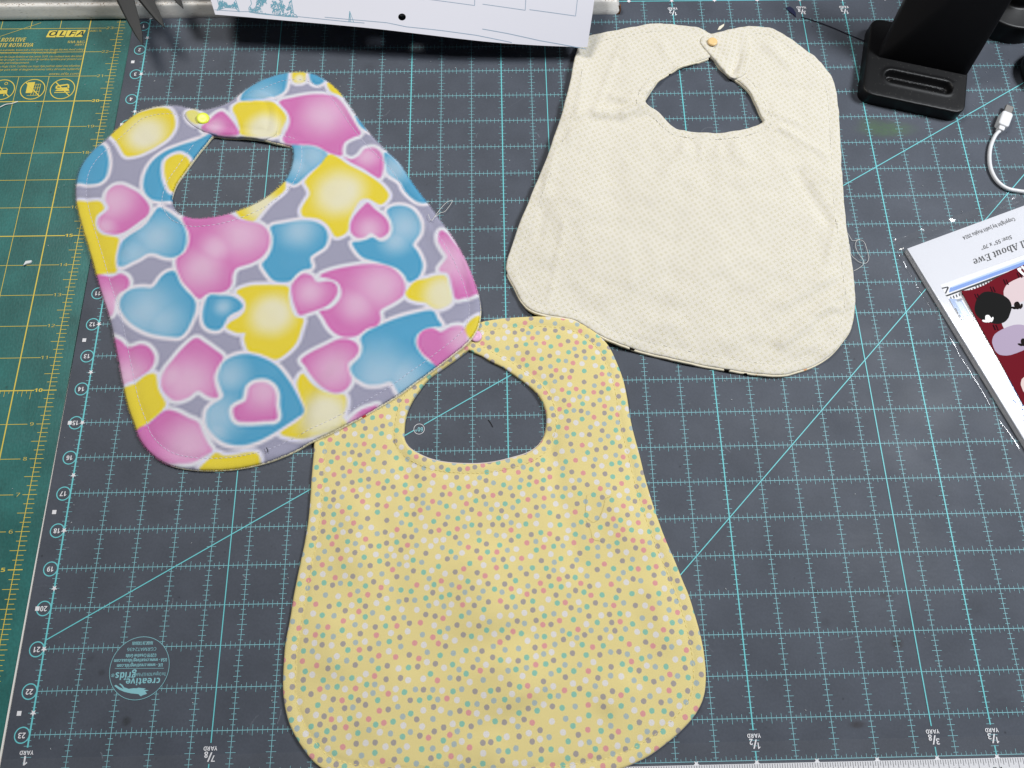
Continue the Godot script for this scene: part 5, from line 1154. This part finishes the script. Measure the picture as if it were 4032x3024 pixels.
const PACK_PICTURE := [
	["e6e6ea", [0.29,1.42,3.36,1.47,3.1,4.17,0.74,6.5,0.18,5.23,0.19,4.35,0.22,3.77]],
	["7d9cd8", [0.52,1.61,3.24,1.64,3.16,1.77,0.4,1.74]],
	["b9cdee", [0.6,1.6,3.27,1.61,3.23,1.67,0.56,1.63]],
	["24272c", [0.26,1.78,3.15,1.79,3.1,1.87,0.3,1.83,0.26,1.81]],
	["1e2126", [0.28,1.52,0.48,1.55,0.49,1.6,0.3,1.74,0.28,1.71,0.44,1.58,0.28,1.56]],
	["33353a", [0.36,1.87,0.39,1.87,0.37,1.96,0.33,1.96]],
	["33353a", [0.45,1.87,0.49,1.87,0.47,1.96,0.43,1.96]],
	["33353a", [0.55,1.87,0.59,1.87,0.57,1.96,0.53,1.96]],
	["33353a", [0.65,1.87,0.69,1.87,0.66,1.96,0.63,1.96]],
	["33353a", [0.75,1.87,0.79,1.87,0.76,1.96,0.73,1.96]],
	["33353a", [0.85,1.87,0.88,1.87,0.86,1.96,0.83,1.96]],
	["33353a", [0.95,1.87,0.98,1.87,0.96,1.96,0.92,1.96]],
	["33353a", [1.05,1.87,1.08,1.87,1.06,1.96,1.02,1.96]],
	["33353a", [1.14,1.87,1.18,1.87,1.16,1.96,1.12,1.96]],
	["33353a", [1.26,1.84,1.3,1.84,1.27,1.94,1.24,1.94]],
	["33353a", [1.36,1.84,1.4,1.84,1.37,1.94,1.34,1.94]],
	["33353a", [1.46,1.84,1.5,1.84,1.47,1.93,1.43,1.94]],
	["33353a", [1.56,1.84,1.59,1.84,1.57,1.93,1.53,1.94]],
	["33353a", [1.66,1.84,1.69,1.84,1.67,1.93,1.63,1.94]],
	["33353a", [1.76,1.84,1.79,1.84,1.77,1.93,1.73,1.94]],
	["33353a", [1.86,1.84,1.89,1.84,1.87,1.93,1.83,1.94]],
	["33353a", [1.96,1.84,1.99,1.84,1.97,1.93,1.93,1.94]],
	["33353a", [2.06,1.84,2.09,1.84,2.07,1.93,2.03,1.94]],
	["33353a", [2.16,1.84,2.19,1.84,2.17,1.93,2.13,1.94]],
	["33353a", [2.26,1.84,2.29,1.84,2.27,1.93,2.23,1.93]],
	["33353a", [2.36,1.84,2.4,1.84,2.37,1.93,2.33,1.94]],
	["33353a", [2.46,1.84,2.5,1.84,2.47,1.93,2.43,1.93]],
	["9fb3d6", [0.29,1.91,0.61,2.07,0.59,2.72,0.27,2.86,0.27,2.25]],
	["c8d3e4", [0.41,2.03,0.58,2.14,0.55,2.55,0.38,2.56]],
	["8d95a0", [0.47,2.02,0.64,2.03,0.66,2.09,0.47,2.1]],
	["30333a", [0.27,2.25,0.31,2.25,0.28,2.69,0.24,2.7]],
	["cdb9b2", [0.3,2.95,0.65,2.78,0.57,3.94,0.28,3.8]],
	["4a4744", [0.28,2.88,0.64,2.74,0.63,2.79,0.28,2.94]],
	["5a5552", [0.29,2.96,0.64,2.82,0.64,2.85,0.29,2.99]],
	["5a5552", [0.29,3.01,0.64,2.89,0.63,2.92,0.29,3.04]],
	["5a5552", [0.29,3.06,0.63,2.95,0.63,2.98,0.29,3.09]],
	["5a5552", [0.29,3.11,0.63,3.02,0.62,3.05,0.29,3.14]],
	["5a5552", [0.29,3.16,0.62,3.08,0.62,3.11,0.29,3.19]],
	["5a5552", [0.29,3.21,0.62,3.15,0.61,3.18,0.29,3.23]],
	["5a5552", [0.29,3.26,0.61,3.22,0.61,3.24,0.29,3.28]],
	["5a5552", [0.29,3.31,0.61,3.28,0.6,3.31,0.28,3.33]],
	["5a5552", [0.28,3.36,0.6,3.35,0.6,3.37,0.28,3.38]],
	["5a5552", [0.28,3.41,0.6,3.41,0.59,3.44,0.28,3.43]],
	["5a5552", [0.28,3.45,0.59,3.48,0.59,3.51,0.28,3.48]],
	["5a5552", [0.28,3.5,0.59,3.54,0.59,3.57,0.28,3.53]],
	["5a5552", [0.28,3.55,0.58,3.61,0.58,3.63,0.28,3.58]],
	["5a5552", [0.28,3.6,0.58,3.67,0.58,3.7,0.28,3.63]],
	["5a5552", [0.28,3.65,0.57,3.74,0.57,3.76,0.28,3.67]],
	["5a5552", [0.28,3.7,0.57,3.8,0.57,3.83,0.28,3.72]],
	["5a5552", [0.28,3.75,0.56,3.86,0.56,3.89,0.28,3.77]],
	["f2f2f4", [0.27,3.88,0.61,3.98,0.53,4.66,0.23,4.69,0.26,4.23]],
	["5d6fa0", [0.33,4.02,0.49,4.01,0.48,4.15,0.32,4.16]],
	["2b2b33", [0.27,4.21,0.56,4.2,0.56,4.24,0.26,4.25]],
	["2c2c2c", [0.26,4.29,0.35,4.3,0.33,4.38,0.26,4.38]],
	["26231f", [0.26,4.41,0.41,4.39,0.4,4.43,0.26,4.47]],
	["cdbfd2", [0.28,4.48,0.47,4.43,0.6,4.54,0.54,4.67,0.27,4.69]],
	["7fa6dd", [0.26,4.7,0.54,4.67,0.51,5.28,0.24,5.29]],
	["93a3d0", [0.24,5.29,0.51,5.28,0.45,6.25,0.2,6.32]],
	["e8ecf6", [0.41,6.07,0.46,6.07,0.46,6.11,0.4,6.1]],
	["5f78b8", [0.46,5.41,0.51,5.41,0.51,5.45,0.46,5.44]],
	["dfe6f4", [0.45,6.17,0.5,6.17,0.5,6.21,0.45,6.2]],
	["e8ecf6", [0.37,5.51,0.43,5.51,0.42,5.55,0.37,5.54]],
	["5f78b8", [0.26,5.51,0.31,5.52,0.31,5.55,0.25,5.54]],
	["dfe6f4", [0.41,5.87,0.46,5.87,0.46,5.9,0.41,5.89]],
	["e8ecf6", [0.43,6.02,0.48,6.03,0.47,6.06,0.42,6.05]],
	["5f78b8", [0.27,5.59,0.32,5.6,0.32,5.63,0.26,5.62]],
	["dfe6f4", [0.49,5.49,0.54,5.5,0.54,5.53,0.48,5.52]],
	["e8ecf6", [0.32,5.72,0.37,5.72,0.37,5.76,0.32,5.75]],
	["5f78b8", [0.33,5.82,0.38,5.82,0.38,5.86,0.33,5.85]],
	["dfe6f4", [0.37,5.71,0.42,5.71,0.42,5.75,0.37,5.74]],
	["e8ecf6", [0.4,5.73,0.45,5.73,0.44,5.76,0.39,5.76]],
	["5f78b8", [0.41,5.53,0.46,5.53,0.46,5.56,0.41,5.56]],
	["dfe6f4", [0.42,5.39,0.48,5.39,0.47,5.42,0.42,5.41]],
	["e8ecf6", [0.21,6.19,0.26,6.19,0.25,6.22,0.2,6.22]],
	["5f78b8", [0.35,5.63,0.41,5.63,0.4,5.66,0.35,5.65]],
	["dfe6f4", [0.43,5.77,0.49,5.77,0.48,5.81,0.43,5.8]],
	["e8ecf6", [0.41,5.46,0.46,5.46,0.46,5.49,0.41,5.48]],
	["5f78b8", [0.42,5.91,0.47,5.92,0.47,5.95,0.42,5.94]],
	["dfe6f4", [0.39,6.13,0.44,6.13,0.43,6.16,0.38,6.15]],
	["e8ecf6", [0.42,5.44,0.47,5.44,0.47,5.48,0.41,5.47]],
	["5f78b8", [0.24,6.18,0.29,6.18,0.29,6.22,0.24,6.21]],
	["dfe6f4", [0.45,6.14,0.51,6.14,0.5,6.18,0.45,6.17]],
	["e8ecf6", [0.43,5.95,0.49,5.95,0.48,5.98,0.43,5.97]],
	["5f78b8", [0.47,5.64,0.52,5.64,0.52,5.67,0.47,5.66]],
	["dfe6f4", [0.26,5.99,0.32,5.99,0.31,6.02,0.26,6.01]],
	["e8ecf6", [0.4,5.89,0.45,5.89,0.45,5.92,0.4,5.92]],
	["5f78b8", [0.27,5.4,0.32,5.4,0.32,5.43,0.27,5.43]],
	["dfe6f4", [0.31,5.8,0.36,5.8,0.36,5.84,0.31,5.83]],
	["e8ecf6", [0.29,5.79,0.35,5.8,0.34,5.83,0.29,5.82]],
	["5f78b8", [0.27,5.3,0.32,5.31,0.32,5.34,0.27,5.33]],
	["dfe6f4", [0.29,5.36,0.35,5.37,0.34,5.4,0.29,5.39]],
	["e8ecf6", [0.38,5.82,0.44,5.82,0.43,5.85,0.38,5.85]],
	["5f78b8", [0.37,5.78,0.43,5.78,0.42,5.82,0.37,5.81]],
	["dfe6f4", [0.42,5.8,0.47,5.8,0.47,5.83,0.41,5.82]],
	["e8ecf6", [0.49,5.59,0.54,5.59,0.54,5.62,0.48,5.62]],
	["5f78b8", [0.24,5.93,0.29,5.93,0.29,5.96,0.23,5.96]],
	["dfe6f4", [0.33,5.88,0.38,5.89,0.38,5.92,0.32,5.91]],
	["e8ecf6", [0.33,5.49,0.39,5.49,0.38,5.52,0.33,5.51]],
	["6a1622", [0.73,1.83,1.06,1.92,1.49,1.92,1.92,1.85,2.48,1.79,3.17,1.76,3.2,4.58,1.03,6.61,0.63,6.11,0.47,5.52,0.55,4.49,0.63,3.15]],
	["d2bfc2", [3.15,2.57,3.1,2.72,3.04,2.81,2.95,2.89,2.85,2.95,2.72,2.99,2.57,3.01,2.36,3.02,2.15,3.01,2.02,2.98,1.91,2.93,1.84,2.87,1.8,2.79,1.78,2.69,1.81,2.55,1.86,2.4,1.92,2.3,2.01,2.22,2.11,2.16,2.24,2.12,2.39,2.1,2.6,2.09,2.81,2.1,2.95,2.13,3.05,2.18,3.13,2.24,3.17,2.32,3.18,2.42]],
	["cdc9cf", [2.63,3.25,2.58,3.4,2.52,3.49,2.43,3.57,2.33,3.62,2.2,3.67,2.05,3.69,1.83,3.69,1.62,3.68,1.49,3.65,1.38,3.6,1.31,3.54,1.26,3.46,1.25,3.37,1.27,3.23,1.32,3.08,1.38,2.99,1.47,2.91,1.57,2.85,1.7,2.81,1.85,2.79,2.07,2.78,2.28,2.79,2.42,2.82,2.52,2.87,2.6,2.93,2.64,3.01,2.66,3.11]],
	["aa9bb2", [1.91,3.75,1.87,3.87,1.81,3.96,1.73,4.02,1.64,4.07,1.52,4.11,1.38,4.13,1.18,4.13,0.98,4.12,0.85,4.09,0.76,4.05,0.68,4,0.64,3.93,0.62,3.84,0.64,3.72,0.68,3.59,0.74,3.51,0.82,3.44,0.91,3.39,1.03,3.36,1.17,3.34,1.38,3.33,1.58,3.34,1.7,3.37,1.8,3.41,1.88,3.47,1.92,3.54,1.93,3.62]],
	["211f20", [1.71,2.98,1.58,3.09,1.48,3.14,1.38,3.17,1.27,3.17,1.17,3.15,1.07,3.1,0.94,3,0.82,2.89,0.76,2.8,0.73,2.71,0.73,2.62,0.76,2.52,0.82,2.43,0.93,2.31,1.06,2.2,1.17,2.15,1.27,2.12,1.37,2.11,1.48,2.14,1.58,2.19,1.71,2.29,1.83,2.4,1.89,2.5,1.92,2.59,1.92,2.68,1.89,2.77,1.83,2.87]],
	["d8c4c0", [1.3,5.12,1.28,5.2,1.24,5.26,1.2,5.31,1.15,5.34,1.1,5.37,1.03,5.38,0.94,5.38,0.84,5.38,0.79,5.36,0.74,5.33,0.71,5.29,0.7,5.25,0.69,5.19,0.71,5.1,0.73,5.01,0.77,4.95,0.81,4.91,0.85,4.87,0.91,4.85,0.98,4.83,1.07,4.83,1.17,4.84,1.23,4.86,1.27,4.88,1.3,4.92,1.32,4.97,1.32,5.03]],
	["2a1216", [1.04,2.06,1.07,2.06,1.04,2.24,1.01,2.24]],
	["2a1216", [1.11,2.09,1.15,2.09,1.12,2.26,1.08,2.27]],
	["2a1216", [1.61,2.03,1.64,2.02,1.61,2.2,1.57,2.2]],
	["2a1216", [1.68,2.06,1.71,2.05,1.69,2.23,1.65,2.23]],
	["2a1216", [2.11,1.97,2.15,1.96,2.12,2.14,2.08,2.14]],
	["2a1216", [2.19,2,2.22,1.99,2.19,2.17,2.15,2.17]],
	["2a1216", [2.63,1.92,2.66,1.91,2.63,2.09,2.59,2.09]],
	["2a1216", [2.7,1.94,2.74,1.94,2.71,2.12,2.67,2.12]],
	["2a1216", [1,3.12,1.04,3.12,1.01,3.29,0.97,3.29]],
	["2a1216", [1.08,3.15,1.11,3.15,1.08,3.32,1.05,3.32]],
	["f4f2f2", [1.08,2.91,1.05,2.96,1.02,3,0.97,3.01,0.93,3.01,0.9,2.99,0.88,2.95,0.89,2.89,0.92,2.84,0.95,2.8,0.99,2.78,1.04,2.79,1.07,2.81,1.08,2.85]],
	["f4f2f2", [0.91,2.98,0.88,2.99,0.84,2.97,0.8,2.94,0.78,2.9,0.79,2.88,0.81,2.87,0.86,2.89,0.89,2.92,0.91,2.96]],
	["f4f2f2", [1.1,2.99,1.05,3.02,1.01,3.03,1,3.02,1.01,2.98,1.05,2.94,1.1,2.91,1.14,2.9,1.16,2.91,1.14,2.95]],
	["1d1b1c", [2.13,2.85,2.1,2.91,2.07,2.94,2.02,2.96,1.98,2.96,1.95,2.93,1.93,2.89,1.94,2.84,1.97,2.78,2,2.75,2.05,2.73,2.1,2.73,2.13,2.75,2.14,2.79]],
	["1d1b1c", [1.96,2.93,1.93,2.93,1.89,2.92,1.85,2.88,1.83,2.85,1.84,2.82,1.87,2.82,1.91,2.84,1.94,2.87,1.96,2.9]],
	["1d1b1c", [2.16,2.94,2.1,2.97,2.06,2.98,2.05,2.97,2.07,2.93,2.11,2.89,2.16,2.85,2.2,2.84,2.21,2.86,2.2,2.89]],
	["1d1b1c", [1.65,3.92,1.62,3.98,1.59,4.01,1.55,4.03,1.5,4.03,1.47,4,1.46,3.96,1.47,3.91,1.49,3.86,1.53,3.82,1.57,3.8,1.61,3.81,1.64,3.83,1.66,3.87]],
	["1d1b1c", [1.48,4,1.45,4,1.41,3.99,1.38,3.95,1.36,3.92,1.36,3.89,1.39,3.89,1.43,3.91,1.47,3.94,1.49,3.97]],
	["1d1b1c", [1.68,4.01,1.63,4.04,1.59,4.05,1.57,4.03,1.59,4,1.63,3.96,1.68,3.93,1.71,3.92,1.73,3.93,1.71,3.96]],
	["f2eef0", [2.7,1.81,2.81,1.8,2.85,1.84,2.79,1.89,2.86,2.16,2.79,2.18,2.7,1.9]],
	["f2eef0", [2.85,1.79,2.93,1.78,2.98,2.04,2.91,2.09]],
]
const ROCK_A := [2.74,0.98,2.86,1.38,2.82,1.56,3.08,1.44,3.4,1.47,3.54,1.62,3.39,1.18,3.29,0.98]
const ROCK_B := [3.82,0.99,3.9,1.29,3.82,1.46,3.86,1.62,4.15,1.68,4.62,1.73,5.01,1.78,5.42,1.81,5.36,1.71,5.28,1.67,5.15,1]
const SHORE := [2.73,1.53,3.15,1.57,3.54,1.6,3.83,1.6,4.61,1.71,5.42,1.78,6.26,1.88,7.06,1.97,7.58,2.01]
const SHORE2 := [6.29,1.8,7.05,1.88,8.3,1.99,8.94,2.12,10.07,2.21,11.2,2.32,12.36,2.5]
const SHORE3 := [11.4,2.11,12.19,2.22,13.29,2.41,14.83,2.6]
const SAIL := [7.07,1.96,7.09,1.57,7.23,1.98,7.14,1.97,7.1,1.64,7.1,1.96]
const BOX_A := [9.03,1.12,9.51,1.15]
const BOX_B := [9.64,1.14,11.16,1.34,11.17,1]
const BOX_C := [11.42,1.29,12.82,1.48,12.86,0.93]
const BOX_D := [12.96,1.46,14.48,1.65,14.58,0.9]
const GREEN_TXT := [-5.02,1.44,-4.97,1.68,-2.11,1.92,-2.98,2.03,-2.13,2.2,-2.12,2.32,-3.85,2.43,-2.14,2.59,-2.13,2.73,-2.13,2.95,-2.13,1.58,-2.12,1.71,-3.48,1.37,-2.16,1.09]
const OLFA_TILES := [-3.48,1.37,-3.17,1.38,-3.14,1.08,-3.41,1.09,-3.15,1.37,-2.87,1.37,-2.81,1.09,-3.1,1.08,-2.83,1.37,-2.55,1.37,-2.48,1.09,-2.79,1.08,-2.53,1.37,-2.26,1.37,-2.17,1.08,-2.46,1.08]
const LOGO_HAND := [1.922,21.91,1.965,21.885,2.068,21.948,2.164,21.985,2.101,21.914,2.041,21.869,2.064,21.857,2.125,21.888,2.181,21.95,2.299,21.988,2.428,21.973,2.485,21.979,2.54,21.966,2.73,21.988,2.677,22.013,2.811,22.031,2.721,22.057,2.775,22.111,2.677,22.143,2.624,22.168,2.56,22.115,2.37,22.094,2.196,22.055,2.057,22]
const YS := [11.12,12.62]
const CS := [19.16,2.10]
const HS := [2.36,4.98]
